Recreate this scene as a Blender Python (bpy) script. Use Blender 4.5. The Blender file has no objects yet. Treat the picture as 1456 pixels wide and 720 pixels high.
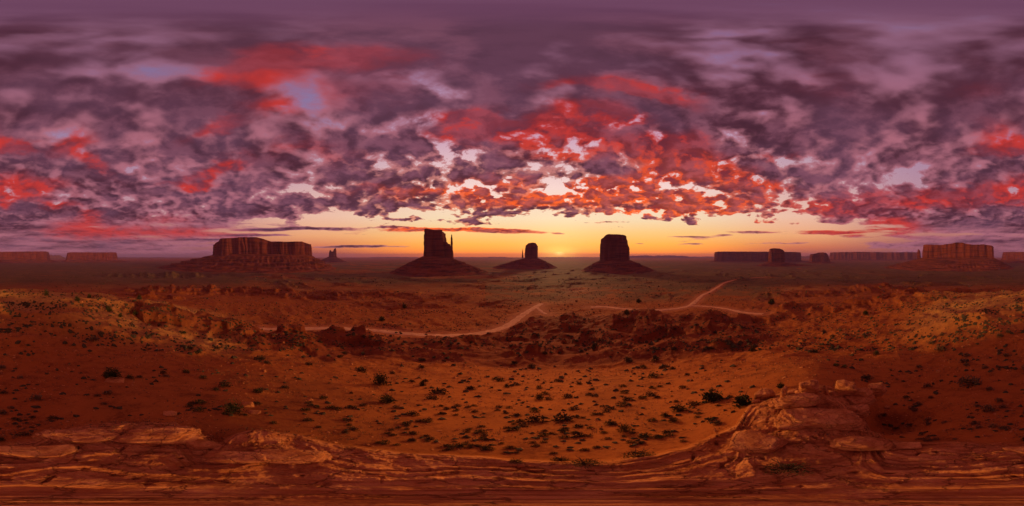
import bpy, math, random
import numpy as np
from mathutils import Vector, Matrix

# =====================================================================
#  CAMERA / WORLD / SUN / EXPOSURE
# =====================================================================
scene = bpy.context.scene
R = math.radians
COL = scene.collection
PW, PH, HORIZON, PPD = 1456.0, 720.0, 364.0, 1456.0 / 360.0   # panorama layout: px per degree

cam_data = bpy.data.cameras.new("camera")
cam = bpy.data.objects.new("camera", cam_data)
COL.objects.link(cam)
cam.location = (0, 0, 0)
cam.rotation_euler = (R(90), 0, 0)
cam_data.type = 'PANO'
pano = cam_data if hasattr(cam_data, "panorama_type") else cam_data.cycles
pano.panorama_type = 'EQUIRECTANGULAR'
pano.latitude_min = R(-88.0)
pano.latitude_max = R(90.0)
cam_data.clip_start = 0.05
cam_data.clip_end = 400000.0
scene.camera = cam

SUN_AZ, SUN_EL = 16.6, 8.0          # degrees: azimuth clockwise from +Y
def azel(az, el):
    a, e = R(az), R(el)
    return Vector((math.sin(a) * math.cos(e), math.cos(a) * math.cos(e), math.sin(e)))
def px_dir(x, y):
    return azel((x / PW - 0.5) * 360.0, (HORIZON - y) / PPD)

sun_data = bpy.data.lights.new("sun", 'SUN')
sun = bpy.data.objects.new("sun", sun_data)
COL.objects.link(sun)
sun_data.energy = 2.3
sun_data.color = (1.0, 0.50, 0.19)
sun_data.angle = R(4.0)
sun.rotation_euler = azel(SUN_AZ, SUN_EL).to_track_quat('Z', 'Y').to_euler()

scene.view_settings.view_transform = 'Standard'
scene.view_settings.look = 'None'
scene.view_settings.exposure = 0.0
scene.view_settings.gamma = 1.0
scene.view_settings.use_curve_mapping = False
cy = scene.cycles
cy.use_denoising = True
cy.use_adaptive_sampling = True
cy.adaptive_threshold = 0.015
cy.max_bounces = 4
cy.diffuse_bounces = 2
cy.glossy_bounces = 1
cy.transparent_max_bounces = 8
cy.volume_bounces = 1
cy.caustics_reflective = cy.caustics_refractive = False

def lin(c):
    return tuple(((v / 255.0) / 12.92 if v / 255.0 <= 0.04045 else ((v / 255.0 + 0.055) / 1.055) ** 2.4) for v in c)

class G:
    """tiny helper to write node graphs as expressions"""
    def __init__(s, tree): s.t = tree
    def new(s, kind, **kw):
        n = s.t.nodes.new(kind)
        for k, v in kw.items(): setattr(n, k, v)
        return n
    def put(s, sock, v):
        if isinstance(v, bpy.types.NodeSocket): s.t.links.new(v, sock)
        elif v is not None: sock.default_value = v
    def math(s, op, a, b=None, c=None, clamp=False):
        n = s.new('ShaderNodeMath', operation=op, use_clamp=clamp)
        for i, v in enumerate((a, b, c)): s.put(n.inputs[i], v) if v is not None else None
        return n.outputs[0]
    def add(s, a, b): return s.math('ADD', a, b)
    def sub(s, a, b): return s.math('SUBTRACT', a, b)
    def mul(s, a, b): return s.math('MULTIPLY', a, b)
    def div(s, a, b): return s.math('DIVIDE', a, b)
    def madd(s, a, b, c): return s.math('MULTIPLY_ADD', a, b, c)
    def vec(s, op, a, b=None, out=0):
        n = s.new('ShaderNodeVectorMath', operation=op)
        s.put(n.inputs[0], a)
        if b is not None: s.put(n.inputs[3] if op == 'SCALE' else n.inputs[1], b)
        return n.outputs['Value'] if op in ('DOT_PRODUCT', 'LENGTH', 'DISTANCE') else n.outputs['Vector']
    def xyz(s, v):
        n = s.new('ShaderNodeSeparateXYZ'); s.put(n.inputs[0], v); return n.outputs
    def comb(s, x, y, z):
        n = s.new('ShaderNodeCombineXYZ')
        for i, v in enumerate((x, y, z)): s.put(n.inputs[i], v)
        return n.outputs[0]
    def sm(s, v, a, b, c=0.0, d=1.0, kind='SMOOTHSTEP'):
        n = s.new('ShaderNodeMapRange', interpolation_type=kind, clamp=True)
        for i, q in enumerate((v, a, b, c, d)): s.put(n.inputs[i], q)
        return n.outputs[0]
    def noise(s, v, scale, detail=4.0, rough=0.55, dist=0.0, lac=2.0, color=False, dims='3D', kind='FBM'):
        n = s.new('ShaderNodeTexNoise', noise_dimensions=dims, noise_type=kind)
        if v is not None: s.put(n.inputs['Vector'], v)
        s.put(n.inputs['Scale'], scale); s.put(n.inputs['Detail'], detail); s.put(n.inputs['Roughness'], rough)
        s.put(n.inputs['Lacunarity'], lac); s.put(n.inputs['Distortion'], dist)
        return n.outputs['Color' if color else 'Fac']
    def mix(s, f, a, b, blend='MIX'):
        n = s.new('ShaderNodeMix', data_type='RGBA', blend_type=blend)
        n.clamp_factor = True
        s.put(n.inputs[0], f)
        for i, v in ((6, a), (7, b)):
            if not isinstance(v, bpy.types.NodeSocket): v = tuple(v) + ((1.0,) if len(v) == 3 else ())
            s.put(n.inputs[i], v)
        return n.outputs[2]
    def ramp(s, v, stops, interp='LINEAR'):
        n = s.new('ShaderNodeValToRGB'); n.color_ramp.interpolation = interp
        e = n.color_ramp.elements
        while len(e) < len(stops): e.new(0.5)
        for el, (p, c) in zip(e, stops): el.position = p; el.color = tuple(c) + (1.0,)
        s.put(n.inputs[0], v)
        return n.outputs[0]


# ---------------------------------------------------------------------
#  numpy gradient noise (shared by sky, terrain, rocks)
# ---------------------------------------------------------------------
_rng = np.random.RandomState(7)
_PERM = _rng.permutation(4096).astype(np.int32)
_GRAD = _rng.normal(size=(4096, 3)); _GRAD /= np.linalg.norm(_GRAD, axis=1)[:, None]
_GRAD = (_GRAD * 1.5).astype(np.float32)
def _h(ix, iy, iz):
    return _PERM[(ix + _PERM[(iy + _PERM[iz & 4095]) & 4095]) & 4095]
def noise3(x, y, z):
    x, y, z = np.broadcast_arrays(np.asarray(x, np.float64), np.asarray(y, np.float64), np.asarray(z, np.float64))
    ix, iy, iz = np.floor(x).astype(np.int64), np.floor(y).astype(np.int64), np.floor(z).astype(np.int64)
    fx, fy, fz = (x - ix).astype(np.float32), (y - iy).astype(np.float32), (z - iz).astype(np.float32)
    u, v, w = (f * f * f * (f * (f * 6 - 15) + 10) for f in (fx, fy, fz))
    r = 0
    for dx in (0, 1):
        for dy in (0, 1):
            for dz in (0, 1):
                g = _GRAD[_h(ix + dx, iy + dy, iz + dz)]
                d = g[..., 0] * (fx - dx) + g[..., 1] * (fy - dy) + g[..., 2] * (fz - dz)
                r = r + d * (u if dx else 1 - u) * (v if dy else 1 - v) * (w if dz else 1 - w)
    return r
def noise2(x, y, seed=0):
    x, y = np.broadcast_arrays(np.asarray(x, np.float64), np.asarray(y, np.float64))
    ix, iy = np.floor(x).astype(np.int64), np.floor(y).astype(np.int64)
    fx, fy = (x - ix).astype(np.float32), (y - iy).astype(np.float32)
    u, v = (f * f * f * (f * (f * 6 - 15) + 10) for f in (fx, fy))
    r = 0
    for dx in (0, 1):
        for dy in (0, 1):
            h = _PERM[(ix + dx + _PERM[(iy + dy + _PERM[seed & 4095]) & 4095]) & 4095]
            an = h.astype(np.float32) * np.float32(math.pi / 2048)
            r = r + (np.cos(an) * (fx - dx) + np.sin(an) * (fy - dy)) * (u if dx else 1 - u) * (v if dy else 1 - v)
    return r * 1.4
def fbm2(x, y, octs=5, seed=0, gain=0.5, lac=2.03):
    a, s, n = 1.0, 0, 0
    for o in range(octs):
        s = s + a * noise2(x, y, seed + o * 17); n += a; a *= gain; x = x * lac + 13.7; y = y * lac - 7.1
    return s / n
def ridge2(x, y, octs=4, seed=0, gain=0.5, lac=2.1):
    a, s, n = 1.0, 0, 0
    for o in range(octs):
        s = s + a * (1 - np.minimum(np.abs(noise2(x, y, seed + o * 31)) * 1.6, 1)) ** 2; n += a; a *= gain; x = x * lac + 3.3; y = y * lac + 8.9
    return s / n
def fbm3(x, y, z, octs=4, gain=0.5, lac=2.03):
    a, s, n = 1.0, 0, 0
    for o in range(octs):
        s = s + a * noise3(x, y, z); n += a; a *= gain; x = x * lac + 5.1; y = y * lac - 9.4; z = z * lac + 2.2
    return s / n
def sstep(a, b, x):
    t = np.clip((x - a) / (b - a), 0, 1); return t * t * (3 - 2 * t)

def make_mesh(name, verts, quads, mat=None, parent=None, smooth=True, attrs=None, tris=None):
    """verts (n,3) array, quads (m,4) int array, optional tris -> one mesh object"""
    me = bpy.data.meshes.new(name)
    v = np.asarray(verts, np.float32)
    me.vertices.add(len(v)); me.vertices.foreach_set("co", v.ravel())
    loops, starts = [], []
    nq = 0 if quads is None else len(quads)
    nt = 0 if tris is None else len(tris)
    if nq: loops.append(np.asarray(quads, np.int32).ravel()); starts.append(np.arange(nq, dtype=np.int32) * 4)
    if nt: loops.append(np.asarray(tris, np.int32).ravel()); starts.append(nq * 4 + np.arange(nt, dtype=np.int32) * 3)
    lp = np.concatenate(loops); st = np.concatenate(starts)
    me.loops.add(len(lp)); me.loops.foreach_set("vertex_index", lp)
    me.polygons.add(nq + nt); me.polygons.foreach_set("loop_start", st)
    me.polygons.foreach_set("use_smooth", np.full(nq + nt, smooth, bool))
    me.update(calc_edges=True)
    for k, a in (attrs or {}).items():
        at = me.attributes.new(k, 'FLOAT', 'POINT'); at.data.foreach_set("value", np.asarray(a, np.float32).ravel())
    if mat: me.materials.append(mat)
    o = bpy.data.objects.new(name, me); COL.objects.link(o)
    if parent: o.parent = parent
    return o
def grid_quads(nu, nv, wrap_u=False):
    """index quads for a (nv rows, nu columns) grid"""
    j, i = np.meshgrid(np.arange(nv - 1), np.arange(nu if wrap_u else nu - 1), indexing='ij')
    i2 = (i + 1) % nu
    return np.stack((j * nu + i, j * nu + i2, (j + 1) * nu + i2, (j + 1) * nu + i), -1).reshape(-1, 4)
def material(name):
    m = bpy.data.materials.new(name); m.use_nodes = True; m.node_tree.nodes.clear()
    return m, G(m.node_tree)

def sky_frame(g, d):
    X, Y, Z = g.xyz(d)
    el = g.div(g.math('ARCSINE', Z), math.pi / 2)           # 0..1 above the horizon
    s = azel(SUN_AZ, 0)
    hl = g.math('SQRT', g.math('MAXIMUM', g.add(g.mul(X, X), g.mul(Y, Y)), 1e-6))
    ca = g.div(g.vec('DOT_PRODUCT', d, tuple(s)), hl)        # cos of azimuth from the sun
    return X, Y, Z, el, ca, s
e9 = lambda deg: deg / 90.0

def build_world():
    """clear air at sunset: Nishita sky plus the colour bands of the dust near the horizon"""
    w = bpy.data.worlds.new("World"); scene.world = w; w.use_nodes = True
    t = w.node_tree; t.nodes.clear(); g = G(t)
    d = g.vec('NORMALIZE', g.new('ShaderNodeTexCoord').outputs['Generated'])
    X, Y, Z, el, ca, s = sky_frame(g, d)
    elc = g.math('MAXIMUM', el, 0.0)
    front = g.ramp(elc, [(0.0, (1.35, 0.24, 0.02)), (e9(1.2), (1.7, 0.42, 0.03)), (e9(4), (1.3, 0.52, 0.06)), (e9(8), (1.06, 0.62, 0.20)),
                         (e9(13), lin((252, 222, 180))), (e9(24), lin((250, 214, 205))), (e9(42), lin((206, 160, 182))), (e9(75), lin((134, 104, 146)))])
    side = g.ramp(elc, [(0.0, lin((176, 84, 74))), (e9(3), lin((222, 120, 78))), (e9(7), lin((244, 170, 116))), (e9(14), lin((240, 190, 166))),
                        (e9(28), lin((205, 165, 175))), (e9(50), lin((142, 118, 158))), (e9(78), lin((122, 100, 146)))])
    back = g.ramp(elc, [(0.0, lin((128, 74, 90))), (e9(5), lin((168, 98, 96))), (e9(8), lin((186, 116, 108))), (e9(18), lin((190, 140, 150))),
                        (e9(35), lin((168, 132, 160))), (e9(60), lin((130, 112, 155))), (e9(80), lin((130, 104, 140)))])
    col = g.mix(g.sm(ca, -0.75, 0.15), back, side)
    col = g.mix(g.sm(ca, 0.05, 0.90), col, front)
    sd = g.vec('DISTANCE', g.vec('MULTIPLY', d, (1, 1, 2.6)), tuple(Vector((s.x, s.y, 2.6 * math.sin(R(0.8))))))
    col = g.mix(g.sm(sd, 0.16, 0.0, 0.0, 0.8), col, (1.9, 0.85, 0.12))
    col = g.mix(g.sm(sd, 0.045, 0.0, 0.0, 0.8), col, (2.2, 1.35, 0.36))
    col = g.mix(g.sm(el, 0.0, -0.03), col, lin((70, 40, 50)))
    bg = g.new('ShaderNodeBackground'); g.put(bg.inputs[0], col); bg.inputs[1].default_value = 1.0
    sky = g.new('ShaderNodeTexSky', sky_type='NISHITA')
    sky.sun_disc = False
    sky.sun_elevation = R(SUN_EL); sky.sun_rotation = R(SUN_AZ)
    sky.altitude = 1600; sky.dust_density = 3.0
    bg2 = g.new('ShaderNodeBackground'); g.put(bg2.inputs[0], sky.outputs[0]); bg2.inputs[1].default_value = NISHITA_STRENGTH
    ad = g.new('ShaderNodeAddShader')
    t.links.new(bg.outputs[0], ad.inputs[0]); t.links.new(bg2.outputs[0], ad.inputs[1])
    out = g.new('ShaderNodeOutputWorld'); t.links.new(ad.outputs[0], out.inputs[0])
    w.cycles.sampling_method = 'NONE'
NISHITA_STRENGTH = 0.004
build_world()

# cloud banks: x, y, half widths (degrees * PPD at that height), amount, tilt
DENS = [
    # gaps
    (65, 26, 60, 10, -.22), (160, 48, 40, 9, -.3), (240, 97, 62, 20, -.5), (225, 110, 22, 14, -.3), (120, 105, 40, 14, -.14, 20), (45, 128, 30, 14, -.18),
    (540, 108, 66, 24, -.42), (600, 122, 40, 18, -.25, -20), (470, 140, 60, 30, -.2), (690, 138, 22, 10, -.3), (435, 165, 50, 20, -.2), (295, 205, 30, 18, -.22),
    (560, 190, 40, 16, -.2), (606, 236, 40, 10, -.34, 18), (690, 228, 36, 9, -.26), (735, 262, 46, 8, -.26), (905, 168, 26, 8, -.4, 40), (872, 186, 30, 6, -.42, 40), (845, 205, 30, 6, -.4, 35),
    (800, 242, 30, 9, -.30, 25), (440, 262, 60, 8, -.45, 14), (330, 284, 90, 7, -.34, 14), (275, 296, 60, 6, -.3, 8), (225, 316, 50, 5, -.25), (30, 341, 40, 3, -.3),
    (1060, 80, 60, 10, -.22, 8), (980, 85, 40, 10, -.10), (1170, 34, 70, 7, -.16), (1330, 44, 90, 8, -.08), (1405, 62, 60, 8, -.10), (1158, 116, 26, 12, -.3, -40), (1100, 168, 26, 10, -.3, 35),
    (1065, 195, 30, 10, -.34, 30), (1220, 208, 34, 12, -.26), (1310, 235, 16, 7, -.14), (1195, 276, 60, 8, -.36, 8), (1290, 252, 40, 5, -.2), (1090, 308, 60, 8, -.55, 6),
    (1150, 298, 40, 6, -.3), (1385, 333, 70, 2.5, -.5), (1160, 340, 60, 5, -.4), (1300, 334, 30, 2.5, -.4), (1180, 345, 90, 9, -.2), (1010, 320, 90, 14, -.3),
    # cloud masses
    (230, 26, 120, 10, .22), (60, 75, 50, 22, .26), (70, 120, 50, 30, .18), (170, 140, 70, 34, .16), (295, 132, 60, 20, .34), (345, 152, 50, 16, .3), (400, 70, 60, 18, .26), (600, 62, 130, 26, .36),
    (660, 80, 80, 22, .3), (570, 142, 34, 15, .42), (585, 205, 30, 10, .4), (530, 225, 40, 10, .35), (700, 160, 50, 20, .25), (760, 130, 60, 26, .3), (860, 100, 70, 14, .3), (810, 214, 36, 9, .42), (770, 180, 90, 24, .30), (700, 175, 50, 16, .28), (960, 235, 90, 26, .32), (840, 150, 70, 18, .25), (700, 285, 120, 10, .22), (930, 290, 120, 9, .22), (580, 282, 70, 10, .25),
    (740, 232, 50, 10, .36), (640, 252, 60, 9, .32, 16), (880, 235, 50, 16, .36, 25), (930, 210, 30, 14, .3), (380, 296, 130, 11, .5, 10), (480, 288, 60, 9, .4), (530, 262, 60, 12, .35), (980, 30, 90, 10, .24),
    (1010, 52, 90, 7, .22), (1075, 135, 80, 26, .36, 12), (1010, 180, 60, 26, .3), (1180, 145, 60, 30, .24), (1100, 205, 60, 14, .25), (1370, 130, 90, 40, .34), (1380, 165, 50, 26, .2), (1300, 190, 60, 16, .24), (1430, 225, 60, 16, .26),
    (1040, 240, 70, 18, .3), (60, 225, 80, 14, .34, -14), (150, 245, 70, 16, .34, -14), (60, 300, 90, 16, .32), (150, 305, 90, 14, .28), (20, 322, 70, 10, .3), (1380, 315, 100, 14, .42), (1250, 305, 70, 12, .35), (1330, 275, 100, 16, .3),
    (470, 325, 60, 2.76, 0.96), (560, 323, 46, 2.3, 1.05), (640, 326, 130, 4.14, 1.26), (720, 329, 50, 3.4499999999999997, 1.22), (500, 351, 60, 2.07, 0.88), (380, 327, 36, 2.3, 0.88), (930, 312, 30, 2.76, 0.88), (795, 332, 12, 1.38, 1.05),
    (1030, 335, 18, 1.6099999999999999, 1.05), (990, 347, 30, 1.15, 0.96), (910, 347, 14, 1.15, 0.88), (960, 292, 60, 6.8999999999999995, 0.53), (800, 297, 90, 5.75, 0.53), (920, 342, 8, 1.15, 0.88), (1150, 332, 80, 5.75, 0.70),
    (420, 325, 80, 2.4, 1.0), (360, 334, 70, 2.0, .95), (520, 351, 80, 1.9, 1.05), (300, 341, 60, 1.8, .9), (575, 311, 60, 2.6, .9), (1060, 330, 60, 2.2, 1.0), (980, 337, 40, 1.6, .95), (1120, 346, 60, 1.8, .9), (860, 316, 50, 2.0, .9), (690, 318, 40, 1.8, .8), (60, 335, 120, 12, .2), (1400, 345, 120, 10, .35), (190, 345, 120, 8, .12), (90, 352, 110, 6, .25),
]
RED = [
    (420, 86, 58, 16, .95, 10), (355, 108, 34, 16, .9), (470, 72, 60, 14, .5), (388, 150, 34, 18, .75), (300, 185, 40, 11, .85, 22), (470, 130, 70, 40, .35),
    (100, 205, 18, 30, .9, -50), (135, 235, 36, 12, 1.0, -36), (12, 206, 40, 12, .9, -14), (1450, 206, 30, 12, .6), (10, 265, 60, 24, .85), (85, 288, 34, 9, .9), (130, 305, 22, 12, .9), (110, 325, 70, 20, .55), (60, 262, 60, 12, .5),
    (300, 245, 50, 12, .85, 28), (330, 228, 30, 12, .6), (270, 262, 50, 8, .6), (430, 205, 50, 14, .45), (520, 270, 70, 10, .4), (480, 225, 80, 20, .25),
    (690, 170, 60, 16, 1.0, -12), (770, 188, 90, 22, 1.1), (830, 155, 50, 16, .9), (880, 170, 40, 12, .9), (640, 190, 40, 14, .6), (885, 120, 60, 10, .8, -14), (930, 130, 40, 8, .8, -20), (800, 220, 60, 10, .7), (860, 110, 60, 20, .3),
    (950, 205, 60, 20, 1.0), (990, 228, 70, 16, 1.0, -8), (930, 250, 90, 14, .9, 5), (1020, 252, 80, 14, .95, -8), (1080, 262, 70, 8, .7), (900, 275, 120, 12, .8), (960, 300, 110, 10, .8), (760, 285, 130, 12, .7), (640, 275, 100, 10, .6), (700, 260, 80, 14, .45), (850, 262, 60, 10, .5), (640, 325, 150, 6, .8), (1050, 285, 100, 14, .7),
    (1330, 285, 60, 18, .95), (1400, 272, 50, 16, .9), (1270, 318, 50, 12, .8), (1180, 300, 90, 16, .6), (1440, 280, 60, 14, .7), (1250, 280, 90, 20, .5), (1415, 190, 30, 26, .7), (1440, 212, 50, 12, .75), (1395, 125, 40, 20, .25), (1110, 222, 40, 6, .5), (1200, 120, 60, 40, .22), (1080, 320, 90, 10, .6), (1180, 330, 90, 10, .5),
    (1250, 330, 110, 12, .45), (190, 330, 110, 14, .45), (240, 310, 60, 10, .4), (300, 330, 100, 10, .5),
]

def build_clouds():
    """the cloud deck: a dome far outside everything, see-through where there is no cloud"""
    NA, NE = 900, 260
    el = np.concatenate((np.linspace(-1.0, 89.6, NE - 1), [89.995]))
    az = np.linspace(-180, 180, NA, endpoint=False)
    A, E = np.meshgrid(np.radians(az), np.radians(el))
    D = np.stack((np.sin(A) * np.cos(E), np.cos(A) * np.cos(E), np.sin(E)), -1)
    n = [fbm3(D[..., 0] * 5 + k * 31, D[..., 1] * 5, D[..., 2] * 10, 5, 0.6) for k in range(3)]
    Dw = D + (0.10 * (0.10 + 0.90 * sstep(R(9), R(20), E)))[..., None] * np.stack(n, -1) * np.array((1, 1, 1))
    def field(items):
        acc = np.zeros(A.shape)
        for x, y, wx, wy, amp, *rot in items:
            c = px_dir(x, y)
            u = Vector((c.y, -c.x, 0)).normalized(); v = u.cross(c).normalized()
            if rot:
                a = R(rot[0]); u, v = u * math.cos(a) + v * math.sin(a), v * math.cos(a) - u * math.sin(a)
            du, dv, dc = Dw @ np.array(u), Dw @ np.array(v), Dw @ np.array(c)
            r2 = (du / R(wx / PPD)) ** 2 + (dv / R(wy / PPD)) ** 2
            acc += np.where(dc > 0, amp * np.exp(-1.6 * r2), 0)
        return acc
    m, g = material("clouds")
    mat_nodes(g)
    o = make_mesh("clouds", (D * 150000).reshape(-1, 3), grid_quads(NA, NE, True)[:, ::-1], m, attrs={"bank": field(DENS), "ember": field(RED)})
    o["kind"] = "structure"; o["label"] = "broken sunset cloud deck lit red from below"
    o.visible_shadow = True
    return o
DARK_LIT = lin((146, 88, 108))
DARK_A, DARK_B, DARK_SUN = lin((80, 42, 57)), lin((98, 60, 80)), lin((100, 52, 62))
EDGE_FAR, EDGE_SUN, EDGE_HIGH = lin((172, 104, 120)), lin((240, 152, 120)), lin((146, 98, 124))
RED_FAR, RED_SUN, REDD_FAR, REDD_SUN = lin((198, 58, 54)), (1.2, 0.165, 0.024), lin((122, 40, 50)), lin((200, 58, 42))
def mat_nodes(g):
    t = g.t
    d = g.vec('NORMALIZE', g.new('ShaderNodeNewGeometry').outputs['Position'])
    X, Y, Z, el, ca, s = sky_frame(g, d)
    q = g.div(1.0, g.add(g.math('MAXIMUM', Z, 0.0), 0.21))
    p = g.comb(g.mul(X, q), g.mul(Y, q), 0.0)
    at = lambda k: g.new('ShaderNodeAttribute', attribute_name=k).outputs['Fac']
    bias, red = at("bank"), at("ember")
    wv = g.vec('SUBTRACT', g.noise(p, 1.3, 3.0, color=True, dims='2D'), (0.5, 0.5, 0.5))
    pw = g.vec('ADD', p, g.vec('SCALE', wv, 0.16))
    # how much cloud there is at all: little in the low band under the sunset
    n0 = g.noise(pw, 1.5, 4.0, 0.55, dims='2D')
    lowclear = g.mul(g.sm(g.add(el, g.mul(g.sub(n0, 0.5), 0.16)), e9(16.0), e9(11.0)), g.sm(ca, -0.72, 0.15))
    sunny = g.sm(ca, 0.0, 0.9)
    base = g.add(g.madd(lowclear, -0.55, 0.28), g.mul(sunny, g.sm(el, e9(50), e9(24), 0.02, -0.035)))
    smooth = g.mul(g.sm(el, e9(74), e9(24), 0.62, 1.0), g.sm(ca, -0.4, 0.6, 0.72, 1.0))               # high cloud is smoother
    n1 = g.noise(pw, 4.4, 10.0, 0.58, dims='2D')
    off = tuple(Vector((s.x, s.y, 0)) * 0.05)
    n2 = g.noise(g.vec('ADD', pw, off), 4.4, 6.0, 0.58, dims='2D')
    wv2 = g.vec('SUBTRACT', g.noise(pw, 8.0, 4.0, 0.65, color=True, dims='2D'), (0.5, 0.5, 0.5))
    vo = g.new('ShaderNodeTexVoronoi', voronoi_dimensions='2D', feature='SMOOTH_F1')
    g.put(vo.inputs['Vector'], g.vec('ADD', pw, g.vec('SCALE', wv2, 0.17))); g.put(vo.inputs['Scale'], 7.4); g.put(vo.inputs['Smoothness'], 0.45)
    puff = g.mul(g.sub(0.40, vo.outputs['Distance']), g.mul(g.sm(el, e9(60), e9(32)), g.sm(ca, -0.3, 0.7, 0.30, 0.72)))
    nn = g.add(g.mul(g.sub(n1, 0.5), g.mul(g.add(smooth, 0.15), g.sm(ca, -0.2, 0.8, 1.35, 1.9))), g.mul(g.sub(n0, 0.5), g.sm(ca, 0.2, 0.9, 0.95, 0.55)))
    nn = g.mul(g.add(nn, puff), g.madd(lowclear, -0.70, 1.0))
    strat = g.mul(g.sub(g.noise(g.vec('MULTIPLY', d, (4.0, 4.0, 36.0)), 1.0, 5.0, 0.5), 0.5), 0.8)
    lowband = g.sm(el, g.sm(ca, -0.2, 0.6, e9(17), e9(13)), g.sm(ca, -0.2, 0.6, e9(9), e9(6)))
    strat = g.mul(strat, g.madd(lowclear, 0.6, 1.0))
    nn = g.madd(g.sub(strat, nn), lowband, nn)
    base = g.madd(g.mul(lowband, g.sub(1.0, lowclear)), -0.17, base)
    D = g.add(g.add(nn, base), g.mul(bias, 0.55))
    n3 = g.noise(pw, 4.4, 2.5, 0.5, dims='2D')
    Ds = g.add(g.add(g.mul(g.sub(g.madd(g.sub(n3, n1), 0.75, n1), 0.5), 1.2), g.add(g.mul(g.sub(n0, 0.5), 0.8), g.mul(puff, 1.25))), g.add(base, g.mul(bias, 0.55)))
    Ds = g.madd(g.sub(D, Ds), lowband, Ds)
    cover = g.sm(D, g.sm(el, e9(20), e9(60), -0.08, -0.16), g.sm(el, e9(20), e9(60), 0.11, 0.16))
    thick = g.sm(Ds, 0.02, g.sm(ca, -0.2, 0.7, 0.44, 0.36), kind='SMOOTHSTEP')
    relief = g.mul(g.sub(n1, n2), smooth)                      # >0: shaded away from the sun
    # ---- cloud colours ------------------------------------------------------
    near = g.sm(ca, -0.3, 0.95)
    lowish = g.sm(el, e9(45), e9(8))
    nearlow = g.mul(near, lowish)
    dark = g.mix(g.sm(g.noise(p, 0.9, 3.0, dims='2D'), 0.4, 0.62), DARK_A, DARK_B)
    dark = g.mix(nearlow, dark, DARK_SUN)
    dark = g.mix(g.mul(g.sm(g.add(n2, g.mul(puff, 0.4)), 0.44, 0.68), g.mul(smooth, 0.6)), dark, DARK_LIT)
    edge = g.mix(nearlow, EDGE_FAR, EDGE_SUN)
    edge = g.mix(g.sm(el, e9(40), e9(75)), edge, EDGE_HIGH)
    redhot = g.mix(nearlow, RED_FAR, RED_SUN)
    reddark = g.mix(nearlow, REDD_FAR, REDD_SUN)
    redm = g.sm(g.add(g.mul(red, g.sm(ca, 0.2, 0.8, 0.92, 1.3)), g.mul(g.sub(n1, 0.5), 0.5)), 0.04, 0.8)
    edge = g.mix(redm, edge, redhot)
    body = g.mix(g.mul(redm, g.sm(g.add(thick, g.mul(g.sub(n2, 0.5), 1.4)), 1.0, 0.4, 0.35, 0.95)), dark, g.mix(g.sm(n1, 0.36, 0.6), reddark, redhot))
    cloud = g.mix(thick, edge, body)
    lit = g.sm(g.mul(relief, -1.0), 0.01, 0.15)
    cloud = g.mix(g.mul(lit, g.add(0.22, g.mul(redm, 0.5))), cloud, edge)
    cloud = g.mix(g.mul(g.sm(relief, 0.0, 0.16), 0.40), cloud, g.mix(0.6, dark, (0.015, 0.008, 0.014)))
    col = cloud
    # zenith veil and the dim belt opposite the sun
    col = g.mix(g.sm(el, e9(77), e9(89), 0.0, 0.8), col, lin((104, 64, 92)))
    cover = g.math('MAXIMUM', cover, g.sm(el, e9(77), e9(89), 0.0, 0.8))
    cover = g.mul(cover, g.sm(el, 0.0, e9(1.2)))
    em = g.new('ShaderNodeEmission'); g.put(em.inputs[0], col); em.inputs[1].default_value = 1.0
    tr = g.new('ShaderNodeBsdfTransparent')
    mx = g.new('ShaderNodeMixShader'); g.put(mx.inputs[0], cover)
    t.links.new(tr.outputs[0], mx.inputs[1]); t.links.new(em.outputs[0], mx.inputs[2])
    out = g.new('ShaderNodeOutputMaterial'); t.links.new(mx.outputs[0], out.inputs[0])

clouds = build_clouds()
clouds.data.materials[0].cycles.emission_sampling = 'NONE'

# =====================================================================
#  TERRAIN
# =====================================================================
RK = np.array([0.05, 1.5, 3, 6, 12, 25, 50, 100, 180, 300, 575, 1200, 2300, 5000, 10000, 30000, 80000.])
FARD = [135, 160, 178, 186, 196, 205]
NEAR = {   # depth below the camera at RK[1..10], by panorama x
    0:    (6.0, 6.3, 7.6, 10.6, 13.2, 13.2, 22.0, 46, 66, 90),
    120:  (6.0, 6.3, 7.5, 10.4, 13.3, 13.4, 22.0, 46, 66, 90),
    240:  (6.0, 6.3, 7.5, 10.6, 15.4, 22.0, 31.0, 50, 66, 90),
    330:  (6.0, 6.3, 7.6, 11, 17.8, 29.5, 46.0, 57, 69, 90),
    430:  (6.0, 6.4, 8.0, 12, 20.0, 34.0, 50.0, 59, 70, 90),
    540:  (6.0, 6.5, 8.5, 12.6, 21.5, 36.0, 52.0, 60, 70, 90),
    640:  (6.0, 6.6, 8.6, 12.8, 22.0, 37.0, 52.0, 60, 70, 90),
    760:  (6.0, 6.6, 8.7, 13.0, 22.0, 37.0, 52.0, 60, 70, 90),
    860:  (6.0, 6.6, 8.6, 12.8, 22.0, 37.0, 51.0, 60, 70, 90),
    960:  (6.0, 6.4, 8.2, 12.4, 21.5, 35.0, 49.0, 59, 70, 90),
    1060: (6.0, 6.1, 7.2, 11.0, 19.5, 32.0, 46.0, 57, 69, 90),
    1160: (6.0, 5.9, 6.5, 9.5, 17.0, 28.0, 40.0, 52, 66, 90),
    1240: (6.0, 6.2, 8.2, 11.4, 17.5, 25.5, 36.0, 49, 64, 90),
    1290: (6.0, 6.3, 8.4, 11.8, 16.2, 20.5, 31.0, 48, 64, 90),
    1370: (6.0, 6.3, 7.9, 11.2, 14.2, 15.4, 24.0, 46, 65, 90),
}
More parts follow.
